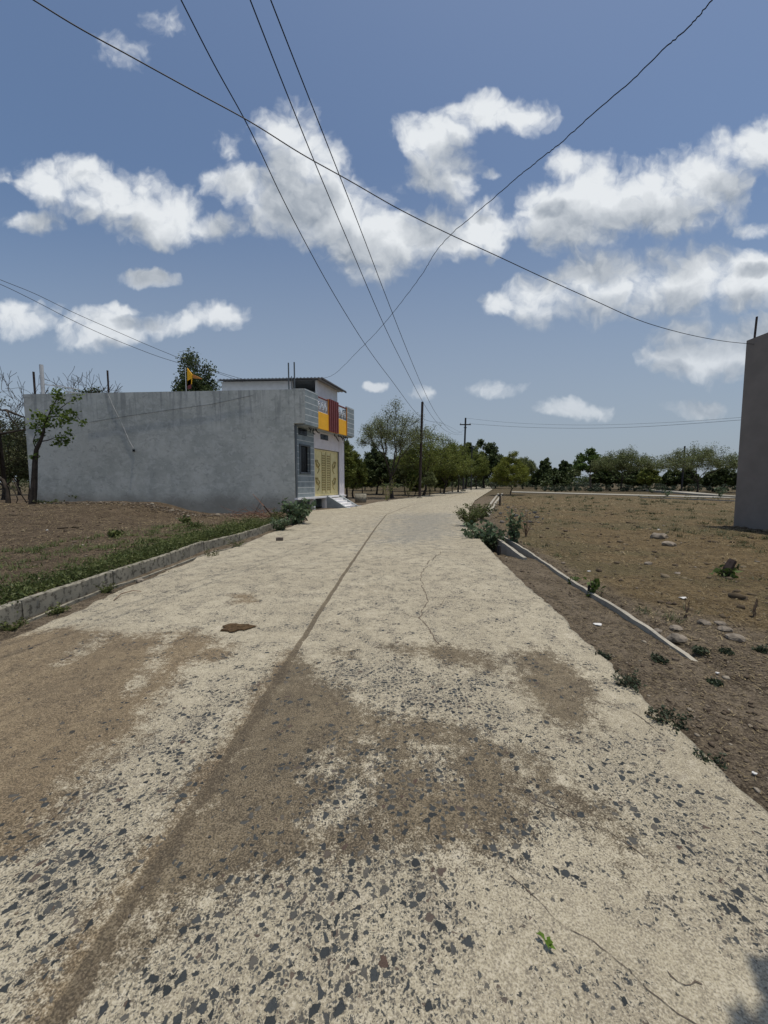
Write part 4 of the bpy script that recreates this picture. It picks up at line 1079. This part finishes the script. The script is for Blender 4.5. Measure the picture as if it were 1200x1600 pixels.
# left foreground trees
tree_px('shade_tree', 4, 25, 618, 105, 'big olive tree at the left edge with long branches reaching the wall', 'olive', 71)
tree_px('shade_tree', -40, 30, 640, 120, 'dark bushy tree cut off by the left edge, farther back', 'dense', 75)
tree_px('shade_tree', 30, 44, 668, 60, 'dark tree in the gap left of the wall, beyond the olive tree', 'dense', 78)
tree_px('bare_tree', 44, 26, 558, 110, 'leafless tree rising above the left end of the wall', 'bare', 72, 'leafless trees')
tree_px('bare_tree', 150, 28, 558, 130, 'leafless twiggy tree behind the middle left of the wall', 'bare', 73, 'leafless trees')
tree_px('leafy_tree', 146, 30, 590, 40, 'small dark leafy crown under the leafless twigs behind the wall', 'dense', 74)
tree_px('leafy_tree', 313, 31, 566, 70, 'round leafy tree behind the house beside the flag', 'dense_top', 76)
t_ = empty('roadside_tree', (3.3, -.9, -.05), 'small unseen tree added out of view to shade the road at the bottom right corner', 'tree')  # added outside the frame to cast the corner shadow; real caster unknown
m_ = MB(); m_.tube([(3.3,-.9,-.2),(3.2,-.8,1.2),(2.9,-.5,2.3),(2.3,0,3.0),(1.9,.35,3.25)], [.09,.08,.06,.04,.02], 7); m_.build('trunk', M_BARK, t_, True)
c_ = rng.normal(size=(2600,3)); c_ /= np.linalg.norm(c_, axis=1)[:,None]; c_ *= rng.random((2600,1))**.4
V, Fc = leaves(c_*np.array([.75,.56,.34]) + np.array([2.08,.43,3.22]), .15, .09, .1, .2); np_mesh('crown', V, Fc, L_BROAD, t_)
# long bare limbs and dry fallen branches at the left edge
Yl = 19.5
def limb(mb, pts, r0, r1, Y):
    n = len(pts); mb.tube([P(px, py, Y + dy) for (px, py, dy) in pts], [r0 + (r1-r0)*i/(n-1) for i in range(n)], 6)
q = P(12, 800, Yl)
dry = empty('dead_tree', (q.x, q.y, .3), 'dry grey dead tree with drooping bare limbs at the left edge', 'tree')
m_ = MB(); limb(m_, ((15,803,0),(13,785,0),(12,765,0),(5,750,0),(-20,735,.1)), .13, .05, Yl); limb(m_, ((12,765,0),(0,755,.1),(-25,745,.3)), .06, .03, Yl)
limb(m_, ((13,770,0),(3,764,0),(-20,768,0)), .06, .03, Yl); limb(m_, ((12,757,0),(20,748,0),(30,768,.1),(43,787,.2)), .05, .02, Yl); limb(m_, ((14,760,0),(22,765,0),(28,780,0),(24,790,0)), .04, .015, Yl)
limb(m_, ((14,775,0),(5,773,0),(-15,776,.2)), .04, .02, Yl); m_.build('trunk', M_BARK, dry, True)
m_ = MB(); 
limb(m_, ((8,762,0),(-6,640,.3),(10,641,.3),(22,646,.2),(35,651,.2),(48,655,.1)), .10, .03, Yl+1.2); limb(m_, ((-10,680,.2),(18,675,.2),(40,671,.1),(62,668,0)), .07, .02, Yl+1.2)
limb(m_, ((10,641,.2),(18,656,.2),(30,668,.1)), .04, .02, Yl+1.2); m_.build('limb', M_BARK, dry, True)
# sapling in front of the wall
Ys = 18.2
q = P(49, 798, Ys)
sap = empty('young_tree', (q.x, q.y, .2), 'slender young tree with bright leaf clumps before the grey wall', 'tree')
m_ = MB()
limb(m_, ((50,800,0),(51,785,0),(53,765,0),(54,745,0),(55,720,0),(57,703,0),(63,690,0),(68,676,0),(70,664,0)), .17, .045, Ys)
limb(m_, ((70,664,0),(75,652,0),(80,640,0),(88,625,0),(92,612,0)), .045, .012, Ys); limb(m_, ((70,664,0),(66,652,.2),(60,648,.2)), .03, .012, Ys)
limb(m_, ((63,690,0),(75,688,.2),(88,683,.2)), .03, .012, Ys); limb(m_, ((75,652,0),(95,650,.2),(112,641,.2),(128,660,.2)), .03, .01, Ys); limb(m_, ((57,703,0),(52,690,0),(56,676,0)), .03, .012, Ys)
limb(m_, ((92,640,0),(105,630,0),(118,623,0)), .02, .008, Ys)
m_.build('trunk', M_BARK, sap, True)
CC = []
for (px, py, rr, n) in ((62,652,12,90),(58,665,9,50),(72,655,10,70),(88,612,9,60),(94,622,9,60),(85,640,9,70),(100,650,11,80),(112,645,8,50),(95,660,10,60),(118,622,8,40),(128,661,6,28),(98,685,9,60),(90,692,7,40),(105,690,5,26),(58,690,6,30),(54,714,7,34),(65,676,7,30),(112,655,6,25),(108,678,5,20),(78,665,6,30)):
    c = np.array(P(px, py, Ys)); CC.append(c + rng.normal(size=(int(n*.8),3))*rr*Ys/601*.5)
V, Fc = leaves(np.concatenate(CC), .17, .11, .1, .2); np_mesh('crown', V, Fc, leaf_mat('young_tree_leaves', (0.06,0.10,0.015), (0.19,0.26,0.05), .35), sap)

# leafy plants -----------------------------------------------------------
def plant(name, x, y, h, w, n_st, per, ll, lw, mat, label, cat='plant', group=None, seed=1, lean=.5, z=None, stem_r=.008):
    r = random.Random(seed); z = gz(x, y) if z is None else z
    o = empty(name, (x, y, z), label, cat, group); mb = MB(); cs = []
    for i in range(n_st):
        th = r.uniform(0, 6.283); ln = r.uniform(.2, 1)*lean; hh = h*r.uniform(.55, 1.0); rad = w/2*r.uniform(.35, 1.0)
        pts = []
        for k in range(6):
            u = k/5; pts.append(Vector((x + math.cos(th)*rad*u**1.3 + r.uniform(-.01,.01), y + math.sin(th)*rad*u**1.3 + r.uniform(-.01,.01), z - .03 + hh*u*(1 - .25*ln*u))))
        mb.tube(pts, [stem_r*(1 - .6*k/5) for k in range(6)], 5, False)
        for k in range(per):
            u = r.uniform(.18, 1.0)*5; a = int(min(u, 4.99)); p_ = pts[a] + (pts[a+1]-pts[a])*(u-a)
            cs.append(p_ + Vector((r.gauss(0,1), r.gauss(0,1), r.gauss(0,.7)))*(ll*.4))
    mb.build('stems', M_TWIG if mat in (L_DULL, L_STRAW) else M_BARKL, o, True)
    C = np.array(cs); C[:,2] = np.maximum(C[:,2], z + .01)
    V, Fc = leaves(C, ll, lw, .1, .2); np_mesh('leaves', V, Fc, mat, o); return o
def plant_px(name, px, py, h_px, w_px, *a, z=0, **k):
    q = G(px, py, z); Y = q.y
    return plant(name, q.x, q.y, h_px/601*Y, w_px/601*Y, *a, **k)
# broad leaved bush at the end of the kerb
plant_px('broad_leaved_bush', 464, 818, 50, 62, 30, 17, .19, .12, L_CALO, 'broad leaved grey green bush at the house corner end of the kerb', 'bush', seed=3, lean=.9)
plant_px('broad_leaved_bush', 438, 828, 30, 52, 30, 16, .10, .06, L_CALO, 'low bush spilling over the last kerb stone', 'bush', seed=4, lean=.9)
plant_px('tall_weed', 430, 812, 26, 5, 3, 14, .09, .05, L_WEED, 'single upright weed between twig heap and broad leaved bush', 'weed', seed=5)
plant_px('broad_leaved_bush', 758, 840, 54, 78, 44, 20, .13, .085, L_CALO, 'broad leaved flowering bush on the right road edge', 'bush', seed=6, lean=.8)
plant_px('broad_leaved_bush', 733, 822, 44, 56, 44, 24, .10, .045, L_WEED, 'denser fine leaved bush overhanging the right road edge', 'bush', seed=7, lean=.8)
plant_px('broad_leaved_bush', 752, 810, 32, 66, 40, 20, .11, .05, L_WEED, 'fine leaved bush behind the flowering bush, far side', 'bush', seed=17, lean=.8)
plant_px('tall_shrub', 803, 842, 62, 34, 16, 16, .12, .07, L_CALO, 'tall thin shrub behind the open end of the drain', 'bush', seed=8, z=.05, lean=.3)
plant_px('thorny_stems', 822, 836, 55, 40, 14, 5, .05, .03, L_STRAW, 'dry reddish thorny stems beside the tall thin shrub', 'bush', seed=9, z=.05, lean=.3)
plant_px('broad_leaved_seedling', 928, 921, 38, 16, 5, 10, .085, .065, L_BROAD, 'upright broad leaved seedling behind the drain wall', 'plant', seed=10, z=.05, lean=.3)
plant_px('broad_leaved_seedling', 895, 902, 18, 14, 6, 6, .07, .05, L_BROAD, 'small yellowish seedling on the drain wall, left of the upright one', 'plant', seed=11, z=.05)
plant_px('broad_leaved_seedling', 1135, 896, 22, 44, 9, 7, .10, .07, L_BROAD, 'bushy seedling at the foot of the tilted black stump', 'plant', seed=12, z=.05)
plant_px('thin_weed', 1072, 960, 46, 10, 3, 5, .04, .02, L_STRAW, 'dry thin weed stem left of its twin on the right plot', 'weed', seed=13, z=.05)
plant_px('thin_weed', 1178, 958, 40, 12, 4, 5, .04, .02, L_STRAW, 'dry thin weed stem near the right edge of the photo', 'weed', seed=14, z=.05)
plant_px('small_shrub', 770, 766, 22, 22, 10, 10, .3, .14, L_DULL, 'dull green shrub at the foot of the yellow green tree', 'bush', seed=15)
plant_px('roadside_weed', 1125, 778, 22, 30, 10, 12, .20, .12, L_CALO, 'green weed clump on the side road near the taupe building', 'weed', seed=31)
plant_px('roadside_weed', 1042, 776, 14, 20, 8, 8, .2, .12, L_CALO, 'green weed clump on the side road, middle of three', 'weed', seed=32)
plant_px('roadside_weed', 1018, 770, 12, 12, 6, 8, .2, .12, L_CALO, 'smallest green weed clump on the side road', 'weed', seed=33)
for i, (px, py, h_, w_, lab) in enumerate((
  (985,1068,46,54,'largest dark tuft on the right road edge, farther one'),(1045,1126,52,66,'bushiest dark tuft on the right road edge, middle one'),(1108,1182,42,52,'dark tuft on the right road edge nearest the camera'),
  (1031,1027,18,26,'dark tuft on the verge below the end of the drain wall'),(1094,1020,18,24,'dark tuft beside the lower end of the drain wall'),(1118,1060,14,20,'dry looking tuft right of the drain wall end'),
  (942,1020,16,20,'tiny green tuft on the road edge above the larger ones'),(1135,1022,14,18,'small pale tuft near the scattered stones'),(1190,1020,16,20,'small tuft at the right edge beyond the drain wall'))):
    plant_px('weed_tuft', px, py, h_, w_, 22, 22, .030, .014, L_DULL, lab, 'weed', 'weed tufts on the right verge', seed=40+i, lean=.9, stem_r=.003)
for i, (px, py, h_, w_, m__, lab) in enumerate(((122,792,16,34,L_WEED,'leafy weed against the foot of the grey wall'),(75,796,10,60,L_WEED,'low grassy weed by the young tree'),(290,812,14,20,L_WEED,'small weed in front of the rubble'),
  (180,836,14,18,L_WEED,'lone weed on the left plot'),(300,820,10,40,L_WEED,'flat weed at the foot of the wall'))):
    plant_px('wall_weed', px, py, h_, w_, 12, 14, .12, .06, m__, lab, 'weed', 'weeds by the grey wall', seed=80+i, z=.15)
for i, (px, py, h_, w_, lab) in enumerate(((165,921,20,30,'gutter weed at the third kerb stone'),(268,893,16,26,'gutter weed beside the round stone'),(330,868,26,34,'gutter weed at the mid kerb stones'),(372,853,22,40,'gutter weed near the bush end of the kerb'),(20,975,24,50,'gutter weed at the left photo edge'),(90,950,20,40,'gutter weed left of the third kerb stone'))):
    plant_px('gutter_weed', px, py, h_, w_, 16, 18, .035, .018, L_WEED, lab, 'weed', 'weeds in the left gutter', seed=90+i, lean=.9, stem_r=.003)
# scrub under the grove trees near the road
for i, (px, py, h_, w_, lab) in enumerate(((605,783,46,44,'wispy pale green shrub under the big acacia'),(638,777,40,44,'wispy shrub left of the plain pole foot'),(672,772,26,40,'low shrub right of the plain pole foot'))):
    plant_px('wispy_shrub', px, py, h_, w_, 16, 14, .13, .05, L_ACACIA2, lab, 'bush', 'shrubs at the grove edge', seed=110+i, lean=.5)
# twig heap by the house corner
q = G(412, 812, 0); tw = MB()
for i in range(70):
    a = Vector((q.x + rnd.gauss(0,.55), q.y + rnd.gauss(0,.4), gz(q.x,q.y) + rnd.uniform(0,.35))); d = Vector((rnd.gauss(0,1), rnd.gauss(0,.7), rnd.uniform(-.2,.7))).normalized()*rnd.uniform(.3,.9)
    tw.tube([a, a + d*.5 + Vector((0,0,rnd.uniform(-.05,.05))), a + d], [.012,.009,.004], 4, False)
tw.tube([G(430,812,0), P(412,790,13), P(395,772,13.4)], [.03,.02,.01], 5, False)
tag(tw.build('twig_heap', simple('reddish_dry_twigs', (0.15,0.085,0.06), .95, .3, 8)), 'heap of dry reddish twigs below the grey wall', 'twig heap')

# weed belt behind the kerb (nobody could count it)
def scatter_weeds():
    Cs, Ls = [], []
    n = 2600; s_ = rng.uniform(0, KL, n); off = np.abs(rng.normal(0, 1, n))*.30 + .12
    for i in range(n):
        p_ = poly_at(KERB, float(s_[i])); x = p_.x - off[i]; y = p_.y
        dens = vnoise(np.array([x*1.5]), np.array([y*1.5]))[0] + .5
        if rnd.random() > .35 + .8*dens - .25*off[i]: continue
        z = gz(x, y); h_ = rnd.uniform(.07,.24)*(1 + .10*max(0, y - 4))*(1 - .25*min(off[i],1.5))*(.7 + .6*dens)
        k = 16; c = np.array([x, y, z]) + rng.normal(size=(k,3))*np.array([.06,.06,0]) + np.stack([np.zeros(k), np.zeros(k), rng.uniform(.02, 1, k)*h_], 1)
        Cs.append(c)
    C = np.concatenate(Cs); V, Fc = leaves(C, .055, .020, -.3, .1)
    return np_mesh('weeds', V, Fc, L_WEED)
tag(scatter_weeds(), 'belt of low green weeds along the back of the kerb', 'weeds', kind='stuff')

# straw and short dry grass on the plots
def blades(name, xs, ys, h, w, mat, label, cat, lie=.6):
    n = len(xs); zs = ground_h(xs, ys); th = rng.uniform(0, 2*np.pi, n); ln = h*rng.uniform(.4, 1.4, n); el = rng.uniform(.0, 1.2, n)*(1-lie) + .08
    d = np.stack([np.cos(th)*np.cos(el), np.sin(th)*np.cos(el), np.sin(el)], 1); sd = np.stack([-np.sin(th), np.cos(th), 0*th], 1)*np.broadcast_to(w, (n,))[:,None]
    b0 = np.stack([xs, ys, zs - .004 + .012], 1)
    V = np.stack([b0 - sd, b0 + sd, b0 + d*ln[:,None]], 1).reshape(-1,3); i = np.arange(n)*3
    return tag(np_mesh(name, V, np.stack([i, i+1, i+2], 1), mat), label, cat, kind='stuff')
def zone_right(n):
    y = 1.2 + (34-1.2)*rng.random(n)**1.7; x = xat(DRL, y) + .1 + (1.4*y + 2)*rng.random(n)
    return x, y
x, y = zone_right(42000); ok = (x < 11.6) | (y > 13); k_ = (fbm(x*.7, y*.7) > -.25); x, y = x[ok & k_], y[ok & k_]
blades('dry_grass', x, y, .030 + .006*y, .0022 + .0007*y, L_STRAW, 'short dry straw covering the right plot', 'dry grass', .75)
y = 5 + 15*rng.random(16000)**1.2; x = -4.1 - 15*rng.random(16000); ok = (x > -1.02*y - 1) & (y < 19.4)
blades('straw', x[ok], y[ok], .05 + .006*y[ok], .003 + .0005*y[ok], L_STRAW, 'thin scattered straw on the left plot', 'straw', .85)
y = 1.3 + 9*rng.random(9000); x = xat(RIGHT, y) + .08 + (xat(DRL, y) - xat(RIGHT, y) + .8)*rng.random(9000)
blades('verge_litter', x, y, .028, .003, L_STRAW, 'dry bits of straw on the right verge', 'straw', .9)

# loose stones
def rocks_np(name, xs, ys, zs, size, mat, label, cat, parent=None):
    ph = (1+5**.5)/2
    iv = np.array([(-1,ph,0),(1,ph,0),(-1,-ph,0),(1,-ph,0),(0,-1,ph),(0,1,ph),(0,-1,-ph),(0,1,-ph),(ph,0,-1),(ph,0,1),(-ph,0,-1),(-ph,0,1)])/1.9
    ifc = np.array([(0,11,5),(0,5,1),(0,1,7),(0,7,10),(0,10,11),(1,5,9),(5,11,4),(11,10,2),(10,7,6),(7,1,8),(3,9,4),(3,4,2),(3,2,6),(3,6,8),(3,8,9),(4,9,5),(2,4,11),(6,2,10),(8,6,7),(9,8,1)])
    n = len(xs); V = np.repeat(iv[None], n, 0)*(1 + .35*rng.normal(size=(n,12,1)).clip(-1,1))
    V *= np.stack([rng.uniform(.7,1.4,n), rng.uniform(.6,1.1,n), rng.uniform(.35,.75,n)], 1)[:,None,:]
    th = rng.uniform(0, 6.28, n); c, s_ = np.cos(th)[:,None], np.sin(th)[:,None]
    X_ = V[:,:,0]*c - V[:,:,1]*s_; Y_ = V[:,:,0]*s_ + V[:,:,1]*c
    V = np.stack([X_, Y_, V[:,:,2]], -1)*(size/2)[:,None,None] + np.stack([xs, ys, zs + size*.12], 1)[:,None,:]
    Fc = (ifc[None] + (np.arange(n)*12)[:,None,None]).reshape(-1,3)
    return tag(np_mesh(name, V.reshape(-1,3), Fc, mat), label, cat, kind='stuff')
# on the road, mostly in the dirt
n = 9000; y = .75 + 9*rng.random(n)**2.0; lx_, rx_ = xat(LEFT, y), xat(RIGHT, y); x = lx_ + .05 + (rx_-lx_-.1)*rng.random(n)
dv = np.full(n, -5.0)
for p_ in DIRT: dv = np.maximum(dv, poly_sdf(x, y, p_))
ok = rng.random(n) < np.where(dv > 0, .42, np.where(dv > -.1, .2, .05)); ok &= np.hypot(x, y) > .6
x, y = x[ok], y[ok]; sz = rng.lognormal(-5.15, .55, len(x)).clip(.003,.03)
rocks_np('gravel', x, y, road_z(x, y) - .012*(x > xat(JOINT, y)), sz, M_PEB, 'loose grit and stone chips lying on the road', 'gravel')
# clods and rubble on the soil
n = 16000; y = 1.2 + 24*rng.random(n)**1.7; x = xat(RIGHT, y) + .05 + (1.1*y + 1.5)*rng.random(n); ok = (x < 11.5) & (rng.random(n) < np.where(x < xat(DRL, y) + .3, .9, .35))
x, y = x[ok], y[ok]; sz = np.minimum((rng.lognormal(-4.45, .6, len(x))*(1 + .07*y)).clip(.005,.13), .012 + .012*y)
rocks_np('clods', x, y, ground_h(x, y), sz, M_CLOD, 'small clods and chips on the right verge and plot', 'clods')
n = 12000; y = 4 + 15.4*rng.random(n); x = -4.05 - 15*rng.random(n)**1.3; ok = (x > -1.05*y - 1.0) & (rng.random(n) < .6)
x, y = x[ok], y[ok]; sz = rng.lognormal(-3.9, .6, len(x)).clip(.01,.14)
rocks_np('clods', x, y, ground_h(x, y), sz, M_CLOD, 'dark clods on the left plot', 'clods')
n = 1500; y = 3.5 + 26*rng.random(n)**1.2; x = xat(DRL, y) + .3 + (1.2*y)*rng.random(n); ok = (x < 11.4) & (fbm(x*.5+4, y*.5) > -.1)
x, y = x[ok], y[ok]; rocks_np('clods', x, y, ground_h(x, y) - .01, rng.lognormal(-2.9, .5, len(x)).clip(.03,.2), M_CLODB, 'larger brown earth lumps strewn over the right plot', 'clods')
n = 900; y = 8 + 11*rng.random(n); x = -4.4 - 14*rng.random(n); ok = (x > -1.05*y - 1) & (fbm(x*.5, y*.5+7) > -.1)
x, y = x[ok], y[ok]; rocks_np('clods', x, y, ground_h(x, y) - .01, rng.lognormal(-2.9, .5, len(x)).clip(.03,.2), M_CLODB, 'larger earth lumps strewn over the left plot', 'clods')
n = 260; y = rng.uniform(9.5, 12.9, n); x = 11.68 - np.abs(rng.normal(0, .22, n)); rocks_np('rubble', x, y, ground_h(x, y), rng.lognormal(-2.9, .5, n).clip(.03,.18), M_CLODB, 'earth and stones along the foot of the taupe wall', 'rubble')
def tufts(xs, ys, label, mat, hh):
    X_, Y_, = [], []
    for a_, b_ in zip(xs, ys):
        k = int(rng.integers(14, 40)); X_.append(a_ + rng.normal(0, .05*(1+.04*b_), k)); Y_.append(b_ + rng.normal(0, .05*(1+.04*b_), k))
    X_, Y_ = np.concatenate(X_), np.concatenate(Y_); blades('grass_tufts', X_, Y_, hh*(.7 + .05*Y_), .003 + .0006*Y_, mat, label, 'grass', .15)
y = 4 + 36*rng.random(900)**1.2; x = xat(DRL, y) + .2 + 1.1*y*rng.random(900); ok = (x < 11.5) | (y > 13.2); ok &= fbm(x*.35+2, y*.35) > .05
tufts(x[ok], y[ok], 'sparse olive grass tufts on the right plot', L_OLIVE, .09)
y = 4.5 + 14*rng.random(500); x = np.interp(y, [p.y for p in KERB], [p.x for p in KERB]) - .5 - 3.2*rng.random(500)**1.4; ok = y < 13
tufts(x[ok], y[ok], 'thin grass tufts fading out behind the kerb weeds', L_WEED, .10)
# rubble bank against the wall
n = 2600; x = rng.uniform(-16.5, -6.5, n); y = 19.3 - np.abs(rng.normal(0, .75, n)); yw = 19.80 + (x + 3.99)*(-.0637) - .1; y = np.minimum(y + (yw-19.9)*.5, yw)
sz = rng.lognormal(-2.9, .5, n).clip(.03,.22)
rocks_np('rubble', x, y, ground_h(x, y), sz, M_CLOD, 'stony rubble banked along the foot of the grey wall', 'rubble')
n = 500; q0, q1 = G(755,806,0), G(800,790,0); x = rng.uniform(3.8, 8.5, n); y = rng.uniform(14, 30, n); ok = (x > xat(DRL, y) + .1) & (x < xat(DRL, y) + 2.2); x, y = x[ok], y[ok]
rocks_np('rubble', x, y, ground_h(x, y), rng.lognormal(-2.5, .5, len(x)).clip(.04,.25), M_PEB, 'dark broken stones beside the far drain', 'rubble')

# single stones, litter, brick, dung, leaf sprig, stumps
import bmesh
def rock(px, py, w_px, label, mat=M_ROCK, z=.03, name='rock', flat=.5, group='loose rocks on the right plot', cat='rock'):
    q = G(px, py, z); r_ = w_px/601*q.y/2; bm = bmesh.new(); bmesh.ops.create_icosphere(bm, subdivisions=2, radius=1)
    s_ = rnd.random()*50
    for v in bm.verts:
        k = 1 + .55*float(fbm(np.array([v.co.x*1.6+s_+v.co.z]), np.array([v.co.y*1.6+s_*.7-v.co.z]), 3)[0]); v.co = Vector((v.co.x*k, v.co.y*k*.8, v.co.z*k*flat))*r_ + Vector((q.x, q.y, gz(q.x,q.y) + r_*flat*.35))
    me = bpy.data.meshes.new(name); bm.to_mesh(me); bm.free(); me.materials.append(mat); o = bpy.data.objects.new(name, me); col.objects.link(o)
    return tag(o, label, cat, group)
for a in ((1101,973,20,'pale rock nearest the right end of the stone row'),(1125,974,18,'dark rock right beside the pale one in the stone row'),(1132,983,20,'flat grey rock at the lower right of the stone row'),(1029,979,16,'rock close behind the drain wall'),
          (1055,981,18,'flat rock between drain wall and stone row'),(1060,994,28,'long low dark rock behind the drain wall'),(1059,894,10,'lone dark rock on the mid right plot'),(1150,995,28,'broad flat rock toward the right edge'),(1013,880,12,'pale rock in the mid right plot'),(1030,840,24,'dark flat lump far on the right plot'),(1045,850,20,'second dark lump, left of the seedling and stump')):
    rock(*a)
rock(219, 909, 11, 'round brown stone in the left gutter', M_ROCK, -.03, flat=.9, group=None, cat='stone')
rock(73, 1140, 12, 'fist sized dark stone on the dirt patch at left', M_ROCK, 0, group='stones on the left dirt patch', cat='stone')
rock(186, 1142, 9, 'smaller dark stone on the dirt patch, right of the fist sized one', M_ROCK, 0, group='stones on the left dirt patch', cat='stone')
rock(411, 1222, 20, 'flat yellowish stone set in the middle dirt patch', simple('yellowish_stone', (0.33,0.28,0.19), .9, .15, 20), 0, flat=.22, group=None, cat='stone')
def scrap(px, py, w_px, h_px, label, z=.05):
    q = G(px, py, z); r_ = w_px/601*q.y/2*.8; m_ = MB(); n = 9; zg = gz(q.x, q.y) + .012
    top = []
    for k in range(n):
        th = 6.283*k/n; rr = r_*rnd.uniform(.6,1.1); top.append((q.x + rr*math.cos(th), q.y + rr*.6*math.sin(th), zg + rnd.uniform(.0,.4)*h_px/601*q.y))
    b0 = len(m_.v); m_.v += top + [(q.x, q.y, zg + .5*h_px/601*q.y)]
    m_.f += [(b0+k, b0+(k+1) % n, b0+n) for k in range(n)]
    m_.v += [(a, b, c-.006) for (a, b, c) in top]; m_.f += [(b0+k, b0+n+1+k, b0+n+1+(k+1) % n, b0+(k+1) % n) for k in range(n)]; m_.f.append(tuple(b0+n+1+k for k in range(n))[::-1])
    tag(m_.build('litter_scrap', M_LITTER), label, 'litter', 'white scraps of litter')
for a in ((1068,930,18,5,'largest white crumpled scrap on the right plot'),(935,963,22,4,'pale torn strip lying on the verge before the drain wall'),(1029,827,9,3,'small white scrap far on the right plot'),(1180,1187,12,4,'white scrap on the verge near the right edge'),
          (1122,1037,8,3,'tiny white scrap past the drain wall end'),(74,832,7,3,'small white scrap on the left plot','l'),(1140,889,12,6,'white scrap beside the tilted black stump'),(920,889,9,2,'thin white scrap behind the drain wall')):
    scrap(*a[:5])
q = G(437, 845, 0); m_ = MB(); m_.rbox((q.x, q.y, .045), (.17,.09,.085), (0,0,.08)); o = m_.build('brick', M_BRICK)
bv = o.modifiers.new('bevel', 'BEVEL'); bv.width = .008; bv.segments = 2; tag(o, 'single grey brick standing on the left half of the road', 'brick')
# flattened dung patty
q = G(370, 981, 0); bm = bmesh.new(); bmesh.ops.create_uvsphere(bm, u_segments=40, v_segments=14, radius=1)
for v in bm.verts:
    th = math.atan2(v.co.y, v.co.x); k = 1 + .16*math.sin(3*th+1) + .10*math.sin(7*th) + .3*float(fbm(np.array([v.co.x*3.1]), np.array([v.co.y*3.1]), 3)[0])
    v.co = Vector((q.x + v.co.x*k*.155, q.y + v.co.y*k*.105, .004 + max(v.co.z, -.2)*.02*(1 + .8*float(fbm(np.array([v.co.x*5]), np.array([v.co.y*5]), 3)[0]))))
me = bpy.data.meshes.new('dung_patty'); bm.to_mesh(me); bm.free(); me.materials.append(M_DUNG); o = bpy.data.objects.new('dung_patty', me); col.objects.link(o)
tag(o, 'flat dark brown dried dung patty on the left slab', 'dung')
# green leaf sprig on the road
q = G(853, 1476, 0); spg = empty('leaf_sprig', (q.x, q.y, 0), 'small bright green leaf sprig lying on the near right slab', 'leaf')
ml = leaf_mat('fresh_sprig', (0.10,0.18,0.02), (0.16,0.26,0.04), .2)
for j, (th, L_, rz) in enumerate(((1.9,.034,.01),(2.6,.026,.012),(.9,.03,.012),(-.6,.028,.008),(-1.5,.03,.012),(.2,.022,.015))):
    m_ = MB(); d = Vector((math.cos(th), math.sin(th), 0)); s_ = Vector((-d.y, d.x, 0)); b = Vector((q.x, q.y, .006)) + d*.002 + Vector((0, .012*math.sin(j*2), 0))
    m_.v = [tuple(b), tuple(b + d*L_*.45 + s_*.007 + Vector((0,0,rz))), tuple(b + d*L_ + Vector((0,0,rz*.3))), tuple(b + d*L_*.45 - s_*.007 + Vector((0,0,rz*.8))), tuple(b + d*L_*.5 + Vector((0,0,rz*.4)))]
    m_.f = [(0,4,1),(1,4,2),(2,4,3),(3,4,0)]; m_.build('leaf', ml, spg)
# stakes and stump
def stake(px, py, h_px, w_px, lean, label, mat=M_IRON, z=.05, name='stake', rz=0):
    q = G(px, py, z); h_ = h_px/601*q.y; w_ = w_px/601*q.y; m_ = MB(); zg = gz(q.x, q.y)
    m_.tube([(q.x,q.y,zg-.1),(q.x + lean*h_*.4,q.y,zg+h_*.5),(q.x + lean*h_,q.y,zg+h_)], [w_/2,w_/2*.95,w_/2*.85], 7)
    tag(m_.build(name, mat), label, 'stake', None)
stake(1132, 896, 26, 13, .45, 'tilted black charred stump on the right plot', M_RUST, name='stump')
stake(920, 919, 18, 4, .0, 'short dark peg beside the upright seedling')
stake(780, 848, 15, 6, .0, 'square dark post behind the drain opening')
stake(781, 789, 18, 3, .0, 'thin post with small green shoot by the far drain', M_BARK)

# fallen twig in the gutter
m_ = MB(); m_.tube([G(178,939,0)+Vector((0,0,.01)), G(190,931,0)+Vector((0,0,.03)), G(208,926,0)+Vector((0,0,.03)), G(221,925,0)+Vector((0,0,.01))], [.006,.007,.006,.004], 5)
tag(m_.build('twig', M_TWIG), 'single curved dry twig on the left road edge', 'twig')

# ------------------------------------------------------------------ far scrub and horizon trees
def far_belt(name, y0, y1, x0, x1, n, hmin, hmax, mat, label, leaf):
    Cs = []
    for i in range(n):
        x = rnd.uniform(x0, x1); y = rnd.uniform(y0, y1); h_ = rnd.uniform(hmin, hmax); w_ = h_*rnd.uniform(.7,1.5); k = 90
        c = rng.normal(size=(k,3)); c /= np.linalg.norm(c, axis=1)[:,None]; c *= rng.random((k,1))**.4
        Cs.append(c*np.array([w_/2,w_/2,h_/2]) + np.array([x, y, h_*.52]))
    V, Fc = leaves(np.concatenate(Cs), leaf, leaf*.55, .1, .1); return tag(np_mesh(name, V, Fc, mat), label, 'trees', kind='stuff')
far_belt('treeline', 300, 480, -420, 520, 480, 4, 8, L_DARK, 'far line of trees on the horizon', 1.6)
far_belt('scrub', 40, 75, -100, -34, 120, .8, 3.2, L_OLIVE, 'olive bushes beyond the left plot, behind the wall end', .3)
far_belt('scrub', 98, 130, -90, 150, 700, .7, 1.9, L_DULL, 'low dark scrub across the far field', .35)
far_belt('scrub', 80, 170, -60, 46, 420, 2.0, 5.5, L_DARK, 'dark undergrowth behind the left grove', .5)
far_belt('scrub', 58, 72, 26, 70, 160, .3, .9, L_DULL, 'low scrub bank beyond the side road', .22)
